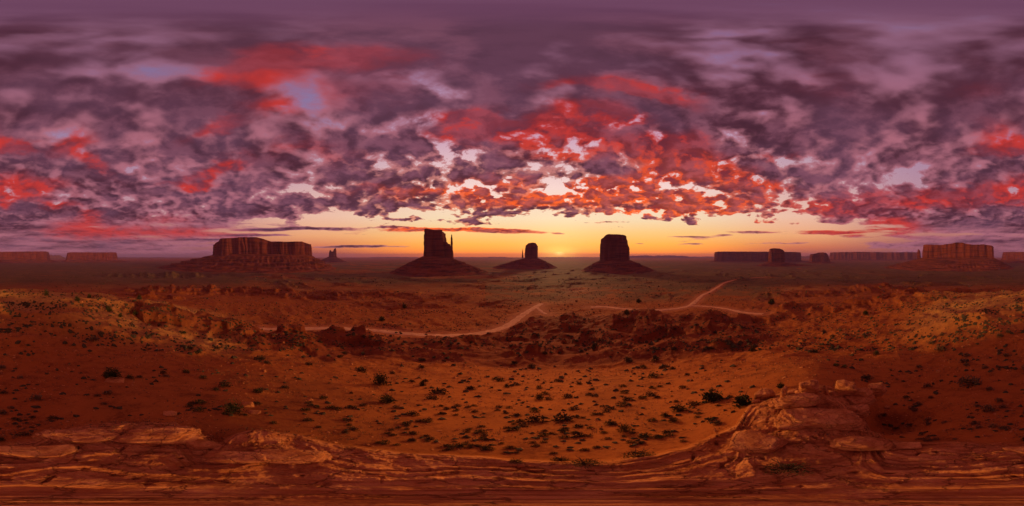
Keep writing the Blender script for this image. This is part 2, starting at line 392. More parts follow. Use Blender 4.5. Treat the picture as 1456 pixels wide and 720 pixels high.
def build_table():
    xs = np.array(sorted(NEAR)); n = len(xs)
    tab = np.array([[5.95] + list(NEAR[x]) + FARD for x in xs])
    az = (xs / PW - 0.5) * 2 * math.pi
    azp = np.concatenate((az[-2:] - 2 * math.pi, az, az[:2] + 2 * math.pi)); tabp = np.concatenate((tab[-2:], tab, tab[:2]))
    TA = np.linspace(-math.pi, math.pi, 720, endpoint=False)
    TL = np.linspace(math.log(0.05), math.log(80000), 600)
    t1 = np.stack([np.interp(TA, azp, tabp[:, k]) for k in range(tab.shape[1])], 1)
    t2 = np.stack([np.interp(TL, np.log(RK), np.log(t1[i])) for i in range(len(TA))], 0)
    def blur(a, s, ax, wrap):
        k = np.exp(-0.5 * (np.arange(-3 * s, 3 * s + 1) / s) ** 2); k /= k.sum()
        pad = [(0, 0), (0, 0)]; pad[ax] = (3 * s, 3 * s)
        ap = np.pad(a, pad, mode='wrap' if wrap else 'edge')
        return np.apply_along_axis(lambda v: np.convolve(v, k, 'valid'), ax, ap)
    t2 = blur(t2, 14, 0, True); t2 = blur(t2, 9, 1, False)
    return TA, TL, t2
TA, TL, TAB = build_table()
def base_z(x, y):
    r = np.hypot(x, y); a = np.arctan2(x, y)
    fi = (a + math.pi) / (2 * math.pi) * 720; fj = (np.log(np.maximum(r, 0.0501)) - TL[0]) / (TL[1] - TL[0])
    fj = np.clip(fj, 0, 598.999); i0 = np.floor(fi).astype(int); j0 = np.floor(fj).astype(int)
    u, v = fi - i0, fj - j0; i0 %= 720; i1 = (i0 + 1) % 720
    return -np.exp((TAB[i0, j0] * (1 - u) + TAB[i1, j0] * u) * (1 - v) + (TAB[i0, j0 + 1] * (1 - u) + TAB[i1, j0 + 1] * u) * v)
def at_px(xp, r):
    a = (xp / PW - 0.5) * 2 * math.pi
    return math.sin(a) * r, math.cos(a) * r
def hit_px(xp, yp, hf):
    """first ground point of the sight line through a panorama pixel"""
    a = (xp / PW - 0.5) * 2 * math.pi; t = math.tan(R((yp - HORIZON) / PPD))
    r = np.exp(np.linspace(math.log(0.3), math.log(30000), 3000))
    z = hf(np.sin(a) * r, np.cos(a) * r)
    k = int(np.argmax(-z <= t * r)); rr = r[k]
    return math.sin(a) * rr, math.cos(a) * rr, float(z[k]), float(rr)

# ---- roads (paths first: the ground is graded along them) -------------------
def catmull(pts, n):
    p = np.array(pts, float); p = np.concatenate(([2 * p[0] - p[1]], p, [2 * p[-1] - p[-2]])); out = []
    for i in range(1, len(p) - 2):
        for k in range(n):
            t = k / n; a, b, c, d = p[i - 1:i + 3]
            out.append(0.5 * (2 * b + (c - a) * t + (2 * a - 5 * b + 4 * c - d) * t * t + (3 * b - a - 3 * c + d) * t ** 3))
    out.append(p[-2]); return np.array(out)
ROADS_PX = [
    ([(318, 470), (345, 468), (400, 468), (470, 467), (530, 470), (580, 475), (640, 477.5), (690, 473), (722, 463), (742, 449), (756, 440), (770, 432)], 7.5),
    ([(840, 437), (863, 437), (905, 441), (943, 441), (978, 436), (990, 428), (999, 420), (1010, 415), (1020, 409), (1034, 401), (1058, 396.5), (1090, 394)], 7.5),
    ([(982, 435), (1005, 436), (1030, 439), (1055, 444), (1085, 447)], 5.0),
    ([(768, 433), (764, 437), (768, 442), (776, 447)], 4.0),
]
ROADS = []
for pts, w in ROADS_PX:
    g0 = [hit_px(x, y, base_z)[:2] for x, y in pts]
    ROADS.append((catmull(g0, 14), w))
def road_dist(x, y):
    """distance to the nearest road centre line (only computed where roads are)"""
    d = np.full(x.shape, 1e4); r = np.hypot(x, y); m = (r > 55) & (r < 1100) & (y > -160)
    xs, ys = x[m], y[m]; dm = np.full(xs.shape, 1e4)
    for path, w in ROADS:
        lo, hi = path.min(0) - 40, path.max(0) + 40
        k = (xs > lo[0]) & (xs < hi[0]) & (ys > lo[1]) & (ys < hi[1])
        px, py = xs[k], ys[k]; best = np.full(px.shape, 1e8)
        for (ax, ay), (bx, by) in zip(path[:-1], path[1:]):
            ex, ey = bx - ax, by - ay; l2 = ex * ex + ey * ey
            t = np.clip(((px - ax) * ex + (py - ay) * ey) / l2, 0, 1)
            best = np.minimum(best, (px - ax - t * ex) ** 2 + (py - ay - t * ey) ** 2)
        dm[k] = np.minimum(dm[k], np.sqrt(best))
    d[m] = dm
    return d

# ---- features: x px, distance, half width along/across the sight line, height, how much is gullied badland
HILLS = [
    (306, 60, 12, 12, 5.6, 1.0), (274, 54, 16, 9, 3.4, 1.0), (245, 48, 10, 6, 1.4, 1.0), (335, 62, 8, 9, 2.0, 1.0), (380, 54, 12, 7, 1.5, .8),
    (424, 66, 8, 7, 5.5, 1.0), (482, 70, 7, 7, 6.0, 1.0), (520, 72, 8, 7, 5.2, 1.0), (500, 64, 16, 8, 3.5, 1.0), (455, 68, 10, 6, 2.5, 1.0),
    (1165, 4.8, 1.4, 0.8, 0.75, 0), (1222, 5.1, 0.7, 0.6, 0.45, 0), (1100, 4.6, 0.9, 0.5, 0.35, 0), (372, 3.1, 0.75, 0.55, 0.45, 0), (190, 3.5, 1.1, 0.5, 0.35, 0), (80, 3.0, 0.9, 0.5, 0.2, 0), (300, 2.9, 0.4, 0.5, -0.25, 0),
    (395, 44, 7, 5, 2.0, .9), (440, 46, 9, 6, 3.0, 1.0), (490, 38, 6, 4, 1.6, .9), (540, 48, 9, 6, 2.6, 1.0), (590, 56, 10, 7, 2.6, 1.0), (630, 44, 9, 6, 2.2, 1.0), (680, 52, 10, 7, 3.2, 1.0), (715, 38, 7, 5, 1.8, 1.0), (765, 50, 11, 7, 3.6, 1.0), (815, 42, 9, 6, 2.4, 1.0), (865, 52, 12, 7, 4.0, 1.0), (910, 40, 8, 5, 2.0, 1.0), (955, 50, 11, 7, 3.6, 1.0), (1005, 44, 9, 6, 2.6, .9), (1045, 58, 9, 7, 3.0, .9), (600, 72, 14, 9, 2.6, 1.0), (650, 64, 12, 8, 2.6, 1.0),
    (760, 84, 14, 12, 3.5, 1.0), (800, 112, 24, 20, 4.2, 1.0), (850, 112, 30, 24, 4.4, 1.0), (905, 110, 28, 24, 4.4, 1.0), (960, 104, 26, 20, 5.6, 1.0), (1010, 100, 22, 16, 5.0, 1.0), (860, 92, 44, 14, 2.6, 1.0), (870, 84, 30, 12, 4.5, 1.0), (930, 80, 26, 10, 4.0, 1.0), (820, 66, 22, 8, 3.0, 1.0), (900, 64, 24, 8, 3.0, 1.0), (970, 66, 22, 9, 3.2, 1.0), (740, 66, 16, 8, 2.4, 1.0), (1020, 74, 16, 9, 3.0, .9), (690, 80, 12, 7, 2.5, 1.0),
    (1060, 110, 18, 10, 4.0, .7), (1120, 150, 30, 16, 5.0, .8), (1190, 130, 26, 12, 5.0, .8), (1240, 120, 16, 10, 4.0, 1.0), (1300, 110, 30, 14, 5.0, .6), (1280, 180, 36, 20, 8.0, .9), (1330, 240, 60, 20, 6.0, .8), (1180, 260, 70, 24, 7.0, .9), (1250, 330, 60, 30, 8.0, 1.0),
    (1382, 31, 7, 5, 2.2, 0.0), (1425, 38, 10, 7, 1.4, 0.0), (1325, 30, 8, 5, 1.2, 0.0), (20, 20, 6, 4, 1.0, 0.0), (90, 30, 9, 6, 1.2, 0.0), (60, 60, 24, 13, 0.9, 0.0), (160, 62, 20, 12, 1.2, 0.0), (215, 205, 30, 10, 5.0, 0.9), (30, 24, 8, 5, 0.7, 0.0),
    (250, 300, 80, 30, 7.0, 1.0), (320, 330, 90, 26, 8.0, 1.0), (390, 300, 60, 24, 6.0, 1.0), (215, 175, 10, 8, 5.0, .6), (450, 260, 50, 20, 4.0, 1.0), (520, 300, 60, 30, 4.0, .8), (560, 200, 40, 16, 2.5, .8), (230, 1000, 260, 140, 14, .8), (640, 620, 120, 60, 6, .6), (480, 700, 120, 50, 6, .6),
]
_HP = [(np.array(at_px(x, r)), np.array(at_px(x + PW / 4, 1.0)), np.array(at_px(x, 1.0)), a, b, h, bad) for x, r, a, b, h, bad in HILLS]
EDGE = np.array([(-60, 2.75), (0, 2.8), (50, 3.0), (75, 3.5), (140, 3.95), (250, 3.95), (275, 3.1), (310, 2.75), (335, 3.1), (375, 3.5), (430, 3.2), (480, 2.8), (560, 2.45), (640, 2.3), (720, 2.05), (800, 1.95), (880, 2.0), (940, 2.4), (1000, 2.9), (1045, 3.6), (1075, 5.6), (1120, 7.0), (1180, 7.6), (1215, 6.6), (1240, 4.3), (1258, 3.0), (1290, 2.7), (1396, 2.75), (1456, 2.8)])
def terrain(x, y, masks=False):
    x = np.asarray(x, float); y = np.asarray(y, float); shp = x.shape; x = x.ravel(); y = y.ravel()
    r = np.hypot(x, y); a = np.arctan2(x, y); xp = (a / (2 * math.pi) + 0.5) * PW
    z = base_z(x, y)
    rd = road_dist(x, y)
    grade = sstep(4.5, 15.0, rd)
    def where(m, f, fill=0.0):
        o = np.full(x.shape, fill); i = np.nonzero(m)[0]
        if len(i): o[i] = f(i)
        return o
    # smooth hills, and how much of each place is gullied badland
    hill = np.zeros(x.shape); bad = np.zeros(x.shape)
    wx = where((r > 15) & (r < 1500), lambda i: fbm2(x[i] / 18, y[i] / 18, 3, 90)); wy = where((r > 15) & (r < 1500), lambda i: fbm2(x[i] / 18 + 40, y[i] / 18, 3, 91))
    for c, tv, rv, sa, sb, h, b in _HP:
        m = np.abs(r - math.hypot(*c)) < 4 * max(sa, sb)
        i = np.nonzero(m)[0]
        dx, dy = x[i] - c[0] + wx[i] * min(sa, 40) * 0.5, y[i] - c[1] + wy[i] * min(sa, 40) * 0.5
        u, v = (dx * tv[0] + dy * tv[1]) / sa, (dx * rv[0] + dy * rv[1]) / sb
        q = np.sqrt(u * u + v * v)
        k = np.exp(-1.1 * q ** 1.7)
        hill[i] += h * k; bad[i] = np.maximum(bad[i], b * sstep(2.2, 0.9, q))
    # natural badland patches elsewhere on the valley floor
    patch = where((r > 70) & (r < 3000), lambda i: sstep(0.06, 0.3, fbm2(x[i] / 170, y[i] / 170, 4, 5)) * sstep(80, 170, r[i]) * sstep(2500, 900, r[i]))
    bad = np.maximum(bad, 0.75 * patch * sstep(280, 340, xp))
    def gully(i):
        s = 1 + r[i] / 160.0
        px, py = x[i] + 5 * wx[i], y[i] + 5 * wy[i]
        u, v = px * 0.87 + py * 0.5, -px * 0.5 + py * 0.87
        g = ridge2(u / (40 * s), v / (18 * s), 5, 21, 0.36)
        return (g - 0.42) * 4.4 * s
    gl = where((bad > 0.01) & (r > 25), gully)
    z = z + grade * (hill + bad * gl * sstep(20, 55, r))
    # bedding: badland slopes break into ledges
    def terr(i):
        st = 2.7 + r[i] * 0.008
        zz = z[i] + 0.7 * wx[i] * st - 0.10 * (x[i] * 0.8 - y[i] * 0.3)
        f = zz / st; fl = np.floor(f); fr = f - fl
        return (fl + sstep(0.42, 0.66, fr)) * st - zz
    z = z + where((bad > 0.01) & (r > 24), lambda i: grade[i] * bad[i] * 0.9 * sstep(24, 45, r[i]) * sstep(-0.45, 0.15, wy[i]) * terr(i))
    # roughness of open ground
    z = z + where((r > 2) & (r < 200), lambda i: fbm2(x[i] / 6.5, y[i] / 6.5, 6, 3, 0.56) * 0.62 * sstep(2.5, 9, r[i]) * (0.5 + 0.5 * grade[i]) * np.clip(r[i] / 25, 0.35, 1.6))
    z = z + where(r > 40, lambda i: grade[i] * fbm2(x[i] / 60, y[i] / 60, 5, 9) * 3.0 * sstep(40, 150, r[i]) * sstep(20000, 4000, r[i]))
    z = z + where(r > 250, lambda i: grade[i] * fbm2(x[i] / 420, y[i] / 420, 4, 12) * 10.0 * sstep(250, 900, r[i]) * sstep(30000, 6000, r[i]))
    z = z + where((r > 8) & (r < 160), lambda i: grade[i] * (fbm2(x[i] / 24, y[i] / 24, 4, 14) * 3.4 + 1.7 * ridge2(x[i] / 19, y[i] / 19, 3, 18)) * sstep(8, 32, r[i]) * sstep(160, 90, r[i]) * 0.8)
    # dark hollow under the outcrop
    hx, hy = at_px(1254, 5.0)
    z = z - where(r < 14, lambda i: 1.9 * np.exp(-(((x[i] - hx) ** 2 + (y[i] - hy) ** 2) / 1.15 ** 2)))
    # slickrock around the viewpoint: thin weathered beds curving round a low dome
    near = r < 9.5
    n1 = where(near, lambda i: fbm2(x[i] / 1.7, y[i] / 1.7, 4, 40))
    edge = np.interp(xp, EDGE[:, 0], EDGE[:, 1])
    rock = where(near, lambda i: sstep(0.10, -0.10, (r[i] - edge[i] * (1 + 0.16 * n1[i])) / np.sqrt(edge[i])))
    def strat_rho(px, py, rr, aa, ee):
        w = sstep(0.5, 2.4, rr)
        return rr * (1 - w) + w * rr / ee * 2.6 + (0.55 * fbm2(px / 2.2, py / 2.2, 3, 44) + 0.12 * fbm2(px / 0.6, py / 0.6, 3, 45)) * sstep(0.3, 1.6, rr)
    def beds(i):
        px, py = x[i], y[i]
        rho = strat_rho(px, py, r[i], a[i], edge[i])
        q = rho / 0.42
        s1 = noise2(q, 3.1 + 0.3 * np.cos(a[i]), 60); s2 = noise2(q * 2.6, px * 0.22 + 9, 61); s3 = noise2(q * 6.5, py * 0.35, 62)
        saw = q * 1.1 + 0.5 * s1; saw = saw - np.floor(saw)
        ledge = sstep(0.0, 0.16, saw) * (1 - saw)
        brk = fbm2(px / 0.5, py / 0.5, 6, 66, 0.58)
        tilt = px * 0.35 + py * 0.2 + 0.5 * fbm2(px / 1.3, py / 1.3, 3, 68)
        plates = np.floor((z[i] * 4 + rho * 1.3 + 0.8 * n1[i]) * 1.6); pl = noise2(plates * 7.7, np.floor(2.2 * (a[i] + 0.35 * noise2(rho * 1.7, 5.5, 9))) * 3.1, 67)
        far = sstep(0.5, 1.6, r[i])
        return 0.075 * s1 + 0.045 * s2 + 0.022 * s3 + 0.10 * ledge * sstep(-0.25, 0.3, n1[i] + 0.4 * brk) + 0.13 * brk * far - 0.10 * sstep(0.80, 0.97, ridge2(px / 0.9, py / 0.9, 2, 77)) * far + 0.05 * pl * far * sstep(-0.3, 0.2, n1[i])
    z = z + rock * where(near, beds) * sstep(0.02, 0.5, r) + rock * 0.16 * sstep(0.8, 2.2, r)
    if not masks: return z.reshape(shp)
    bed = where(near, lambda i: 0.5 + 0.5 * np.clip(1.3 * noise2(strat_rho(x[i], y[i], r[i], a[i], edge[i]) / 0.17, 0.1 * np.cos(a[i]) + 7, 81) + 0.7 * noise2(strat_rho(x[i], y[i], r[i], a[i], edge[i]) / 0.06, 3.3 + 0.6 * np.cos(a[i]), 82) + 0.8 * n1[i], -1, 1), 0.5)
    patchy = where(r > 20, lambda i: fbm2(x[i] / 45, y[i] / 45, 4, 70))
    patch2 = where(r > 200, lambda i: fbm2(x[i] / 500, y[i] / 260, 4, 71))
    side = np.where(xp < 728, sstep(385, 285, xp), sstep(1255, 1345, xp))
    tawny = side * sstep(18, 38, r) * sstep(150, 100, r) * sstep(-0.6, 0.0, patchy) + 0.55 * sstep(180, 420, r) * sstep(2400, 900, r) * sstep(-0.12, 0.25, patchy * 0.7 + 0.8 * patch2)
    green = sstep(260, 560, r) * sstep(9000, 2600, r) * np.clip(sstep(-0.35, 0.1, patch2 + 0.35 * side + 0.25 * (xp > 760)), 0.35, 1) + 0.75 * sstep(190, 260, r) * sstep(560, 400, r) * (xp > 690) * (xp < 1110) * sstep(-0.35, 0.1, patchy)
    side_r = sstep(0.2, 0.0, rd / 30)
    return z.reshape(shp), dict(bed=bed, rock=rock, bad=np.clip(bad, 0, 1), tawny=np.clip(tawny, 0, 1) * grade * (1 - 0.9 * np.clip(bad, 0, 1)), green=np.clip(green, 0, 1) * grade, track=np.maximum(sstep(14, 5, rd), 1.5 * np.exp(-((xp - 822) / 17) ** 2 - ((r - 360) / 45) ** 2) * sstep(-0.5, 0.1, patchy)))

def mix_shader_out(g, col, rough, bump=None, spec=0.15):
    b = g.new('ShaderNodeBsdfPrincipled')
    g.put(b.inputs['Base Color'], col); g.put(b.inputs['Roughness'], rough); b.inputs['Specular IOR Level'].default_value = spec
    if bump is not None: g.t.links.new(bump, b.inputs['Normal'])
    o = g.new('ShaderNodeOutputMaterial'); g.t.links.new(b.outputs[0], o.inputs[0])
def bump(g, h, strength=0.5, dist=0.1, normal=None):
    n = g.new('ShaderNodeBump'); n.inputs['Strength'].default_value = strength; g.put(n.inputs['Distance'], dist); g.put(n.inputs['Height'], h)
    if normal is not None: g.t.links.new(normal, n.inputs['Normal'])
    return n.outputs[0]
def ground_material():
    m, g = material("red desert ground")
    P = g.new('ShaderNodeNewGeometry').outputs['Position']
    at = lambda k: g.new('ShaderNodeAttribute', attribute_name=k).outputs['Fac']
    dist = g.vec('LENGTH', P)
    nA = g.noise(P, 0.9, 6.0, 0.6); nB = g.noise(P, 0.07, 5.0, 0.6); nC = g.noise(P, 0.008, 5.0, 0.6); nF = g.noise(P, 9.0, 5.0, 0.65)
    sand = g.mix(g.sm(nB, 0.3, 0.7), SAND_A, SAND_B)
    sand = g.mix(g.mul(g.sm(g.add(g.mul(nA, 0.6), g.mul(nF, 0.4)), 0.46, 0.66), 0.75), sand, SAND_C)
    sand = g.mix(g.mul(g.sm(nB, 0.52, 0.66), 0.45), sand, SAND_C)
    badc = g.mix(g.sm(g.noise(g.vec('MULTIPLY', P, (0.03, 0.03, 0.55)), 1.0, 4.0, 0.6), 0.35, 0.65), BAD_A, BAD_B)
    col = g.mix(g.mul(at("bad"), 0.85), sand, badc)
    taw = g.mix(g.sm(nA, 0.35, 0.65), TAW_A, TAW_B)
    col = g.mix(g.mul(at("tawny"), g.sm(g.add(g.mul(nA, 0.6), g.mul(nB, 0.6)), 0.42, 0.68, 0.55, 0.97)), col, taw)
    grn = g.mix(g.sm(nC, 0.35, 0.65), GRN_A, GRN_B)
    col = g.mix(g.mul(at("green"), g.sm(nB, 0.3, 0.6, 0.6, 0.97)), col, grn)
    col = g.mix(g.mul(at("track"), 0.5), col, ROAD_C)
    rk = at("rock")
    rn = g.noise(g.vec('MULTIPLY', P, (1, 1, 4.0)), 2.2, 7.0, 0.62)
    rcol = g.mix(g.sm(rn, 0.32, 0.68), ROCK_A, ROCK_B)
    rcol = g.mix(g.mul(g.sm(at('bed'), 0.55, 0.1), 0.75), rcol, ROCK_C)
    rcol = g.mix(g.mul(g.sm(nF, 0.5, 0.72), 0.5), rcol, ROCK_C)
    vo = g.new('ShaderNodeTexVoronoi', feature='DISTANCE_TO_EDGE'); g.put(vo.inputs['Vector'], g.vec('ADD', g.vec('MULTIPLY', P, (1, 1, 0.3)), g.vec('SCALE', g.noise(P, 1.6, 5.0, 0.65, color=True), 1.0))); g.put(vo.inputs['Scale'], 1.3)
    crack = g.sm(vo.outputs['Distance'], 0.0, 0.030)
    rcol = g.mix(g.mul(g.sub(1.0, crack), 0.5), rcol, ROCK_C)
    col = g.mix(g.mul(rk, g.sm(nA, 0.62, 0.45, 0.55, 1.0)), col, rcol)
    h = g.add(g.mul(nF, 0.16), g.add(g.mul(nA, 0.7), g.mul(g.mul(g.add(rn, g.mul(crack, 0.5)), rk), 0.8)))
    nb = bump(g, h, 0.8, g.sm(dist, 2.0, 60.0, 0.10, 0.5, 'LINEAR'))
    hb = bump(g, g.noise(P, 0.22, 6.0, 0.65), 0.5, g.sm(dist, 30.0, 300.0, 0.0, 3.0, 'LINEAR'), nb)
    mix_shader_out(g, col, 0.95, hb, 0.08)
    return m
SAND_A, SAND_B, SAND_C = (0.37, 0.104, 0.021), (0.47, 0.152, 0.030), (0.155, 0.040, 0.013)
BAD_A, BAD_B = (0.17, 0.038, 0.015), (0.27, 0.072, 0.024)
TAW_A, TAW_B = (0.60, 0.33, 0.085), (0.42, 0.21, 0.055)
GRN_A, GRN_B = (0.11, 0.078, 0.034), (0.17, 0.105, 0.044)
ROCK_A, ROCK_B, ROCK_C = (0.44, 0.15, 0.042), (0.68, 0.29, 0.095), (0.24, 0.068, 0.024)
ROAD_C = (0.52, 0.20, 0.085)

def build_ground():
    r = np.concatenate((np.exp(np.arange(math.log(0.06), math.log(0.8), 0.035)), np.exp(np.arange(math.log(0.8), math.log(3000), 0.0092)), np.exp(np.arange(math.log(3000), math.log(20000), 0.03)), [20000.]))
    NA = 1440
    a = np.linspace(-math.pi, math.pi, NA, endpoint=False)
    A, RR = np.meshgrid(a, r)
    X, Y = np.sin(A) * RR, np.cos(A) * RR
    Z, mk = terrain(X, Y, True)
    Z = Z + hummocks(X, Y)
    v = np.stack((X, Y, Z), -1).reshape(-1, 3)
    v = np.concatenate((v, [[0, 0, Z[0].mean()]]))
    c = len(v) - 1; i = np.arange(NA)
    tris = np.stack((i, np.full(NA, c), (i + 1) % NA), -1)
    o = make_mesh("ground", v, grid_quads(NA, len(r), True), ground_material(), attrs={k: np.append(m, m[0]) for k, m in mk.items()}, tris=tris)
    o["kind"] = "structure"
    return o

def build_roads():
    m, g = material("pale red dirt road")
    P = g.new('ShaderNodeNewGeometry').outputs['Position']
    n = g.noise(P, 0.35, 6.0, 0.6)
    col = g.mix(g.sm(n, 0.3, 0.7), (0.78, 0.42, 0.20), (0.60, 0.28, 0.13))
    col = g.mix(g.mul(g.sm(g.noise(P, 0.16, 5.0, 0.65), 0.52, 0.66), 0.3), col, SAND_A)
    mix_shader_out(g, col, 0.95, bump(g, g.noise(P, 1.5, 5.0), 0.4, 0.2), 0.1)
    for path, w in ROADS:
        d = np.gradient(path, axis=0); d /= np.linalg.norm(d, axis=1)[:, None]
        nrm = np.stack((-d[:, 1], d[:, 0]), 1); K = 9; rows = []
        wob = fbm2(np.arange(len(path)) * 0.35, 0, 3, 5)
        for k in range(K):
            t = (k / (K - 1) - 0.5) * (w + wob * 3.5)[:, None]
            q = path + nrm * t
            zz = terrain(q[:, 0], q[:, 1])
            lift = 0.10 + np.hypot(q[:, 0], q[:, 1]) * 0.0006
            rows.append(np.stack((q[:, 0], q[:, 1], zz + lift * (1 - (abs(k - 4) / 4) ** 6) - 0.15 * (abs(k - 4) == 4)), 1))
        v = np.stack(rows, 1).reshape(-1, 3)
        o = make_mesh("dirt_road", v, grid_quads(K, len(path)), m); o["kind"] = "structure"
build_roads()

# =====================================================================
#  BUTTES AND MESAS
# =====================================================================
def cliff_material(name, ca, cb, cc):
    m, g = material(name)
    P = g.new('ShaderNodeNewGeometry').outputs['Position']
    streak = g.noise(g.vec('MULTIPLY', P, (1, 1, 0.22)), 0.022, 7.0, 0.6)
    bed = g.noise(g.vec('MULTIPLY', P, (0.05, 0.05, 1)), 0.09, 5.0, 0.6)
    col = g.mix(g.sm(streak, 0.36, 0.64), ca, cb)
    col = g.mix(g.mul(g.sm(bed, 0.46, 0.62), 0.75), col, cc)
    h = g.add(g.mul(streak, 1.0), g.mul(g.noise(P, 0.25, 6.0, 0.6), 0.45))
    mix_shader_out(g, col, 0.95, bump(g, h, 0.8, 7.0), 0.05)
    return m
M_CLIFF = cliff_material("red sandstone cliff", (0.155, 0.036, 0.020), (0.225, 0.055, 0.028), (0.075, 0.019, 0.012))
def talus_material():
    m, g = material("red talus slope")
    P = g.new('ShaderNodeNewGeometry').outputs['Position']
    bed = g.noise(g.vec('MULTIPLY', P, (0.06, 0.06, 1)), 0.11, 4.0, 0.6)
    n = g.noise(P, 0.06, 6.0, 0.65)
    col = g.mix(g.sm(bed, 0.4, 0.62), (0.25, 0.066, 0.028), (0.10, 0.029, 0.017))
    col = g.mix(g.mul(g.sm(n, 0.45, 0.7), 0.5), col, (0.22, 0.075, 0.036))
    mix_shader_out(g, col, 0.95, bump(g, g.add(n, bed), 0.7, 6.0), 0.05)
    return m
M_TALUS = talus_material()

def thing(name, label, cat, loc, group=None):
    o = bpy.data.objects.new(name, None); COL.objects.link(o)
    o.location = loc; o.empty_display_size = 1.0
    o["label"] = label; o["category"] = cat
    if group: o["group"] = group
    return o
def superell(n, a, b, e):
    t = np.linspace(0, 2 * math.pi, n, endpoint=False); c, s = np.cos(t), np.sin(t)
    p = np.stack((np.sign(c) * np.abs(c) ** (2 / e) * a, np.sign(s) * np.abs(s) ** (2 / e) * b), 1)
    # even spacing along the outline
    q = np.concatenate((p, p[:1])); L = np.concatenate(([0], np.cumsum(np.linalg.norm(np.diff(q, axis=0), axis=1))))
    u = np.linspace(0, L[-1], n, endpoint=False)
    return np.stack((np.interp(u, L, q[:, 0]), np.interp(u, L, q[:, 1])), 1)

class Frame:
    """local frame of a landform: t = sideways, n = away from the viewpoint"""
    def __init__(s, xc, rc):
        s.xc, s.rc = xc, rc; s.o = np.array(at_px(xc, rc)); s.t = np.array(at_px(xc + PW / 4, 1.0)); s.n = np.array(at_px(xc, 1.0))
    def tof(s, x, r): return r * math.tan((x - s.xc) / PPD * math.pi / 180)
    def z(s, y, r): return r * math.tan(R((HORIZON - y) / PPD))

def cliff_mesh(fr, part, parent, x0, x1, depth, base_y, top, rfront, noff=0.0, e=3.6, flute=1.0, N=420, V=46, taper=0.03, seed=0, crown=True, topround=0.0):
    """fluted rock wall with a flat, broken top. top: [(x px, y px)] skyline"""
    t0, t1 = fr.tof(x0, rfront), fr.tof(x1, rfront); a, b, tc = (t1 - t0) / 2, depth / 2, (t0 + t1) / 2
    p = superell(N, a, b, e)
    nr = np.roll(p, -1, 0) - np.roll(p, 1, 0); nr = np.stack((nr[:, 1], -nr[:, 0]), 1); nr /= np.linalg.norm(nr, axis=1)[:, None]
    zb = fr.z(base_y, rfront); tx = np.array([fr.tof(x, rfront) for x, _ in top]); ty = np.array([fr.z(y, rfront) for _, y in top])
    H = ty.max() - zb; S = H / 170.0
    lum = 46 * S * fbm3((p[:, 0] + tc) / (150 * S), p[:, 1] / (150 * S), seed * 7.3, 4) * flute
    rows = []
    for k in range(V):
        v = k / (V - 1)
        zt = np.interp(p[:, 0] + tc, tx, ty)
        zz = zb - 0.10 * H + (zt - zb + 0.10 * H) * v
        col = fbm3((p[:, 0] + tc) / (27 * S), p[:, 1] / (27 * S), zz / (210 * S) + seed * 3, 3, 0.55)
        crack = 1 - np.minimum(np.abs(noise3((p[:, 0] + tc) / (62 * S), p[:, 1] / (62 * S), zz / (420 * S) + seed)) * 4, 1)
        bed = noise3(seed + p[:, 0] * 0.004, 0.3, zz / (13 * S)) + 1.8 * noise3(seed + p[:, 0] * 0.006, 0.9, zz / (34 * S))
        ledge = 5 * S * sstep(0.80, 0.86, v) * (-1.0) * (0.6 + 0.6 * noise3(p[:, 0] / (60 * S), p[:, 1] / (60 * S), seed + 4))
        amp = 0.35 + 1.3 * sstep(-0.25, 0.35, fbm3((p[:, 0] + tc) / (120 * S), p[:, 1] / (120 * S), seed + 21.7, 2))
        big = noise3((p[:, 0] + tc) / (70 * S) + 3, p[:, 1] / (70 * S), zz / (260 * S) + seed)
        d = 1.2 * lum + flute * amp * (7.0 * S * col - 15 * S * crack ** 2 * sstep(-0.1, 0.3, big)) + flute * 20 * S * big + 1.6 * S * bed + ledge - taper * H * v - topround * H * np.maximum(0, (v - 0.75) / 0.25) ** 2.5
        if k == 0: shift = np.percentile(d, 72)
        q = p + nr * (d - shift)[:, None]
        rows.append(np.stack((q[:, 0] + tc, q[:, 1] + noff, zz), 1))
    # cap
    last = rows[-1]; cen = np.array([tc, noff, 0])
    for f in (0.985, 0.94, 0.85, 0.7, 0.5, 0.25, 0.02):
        q = cen + (last - cen) * f
        zz = np.interp(q[:, 0], tx, ty) + 2.2 * S * fbm3(q[:, 0] / (20 * S), q[:, 1] / (20 * S), seed + 9, 3) * (f < 0.97) - (0.5 * S if f > .98 else 0)
        rows.append(np.stack((q[:, 0], q[:, 1], zz), 1))
    v = np.stack(rows, 0); nrow = len(rows); v = v.reshape(-1, 3)
    v = np.concatenate((v, [v[-N:].mean(0)])); i = np.arange(N); base = (nrow - 1) * N
    tris = np.stack((base + i, base + (i + 1) % N, np.full(N, len(v) - 1)), -1)
    return finish(fr, part, v, grid_quads(N, nrow, True), tris, M_CLIFF, parent)
def finish(fr, part, v, quads, tris, mat, parent, smooth=True):
    w = fr.o[None] + v[:, :1] * fr.t[None] + v[:, 1:2] * fr.n[None]
    w = np.concatenate((w, v[:, 2:]), 1)
    if parent is not None: w = w - np.array(parent.location)[None]
    o = make_mesh(part, w, quads, mat, parent, smooth=smooth, tris=tris)
    # split hard edges so the rock reads as rock
    return o
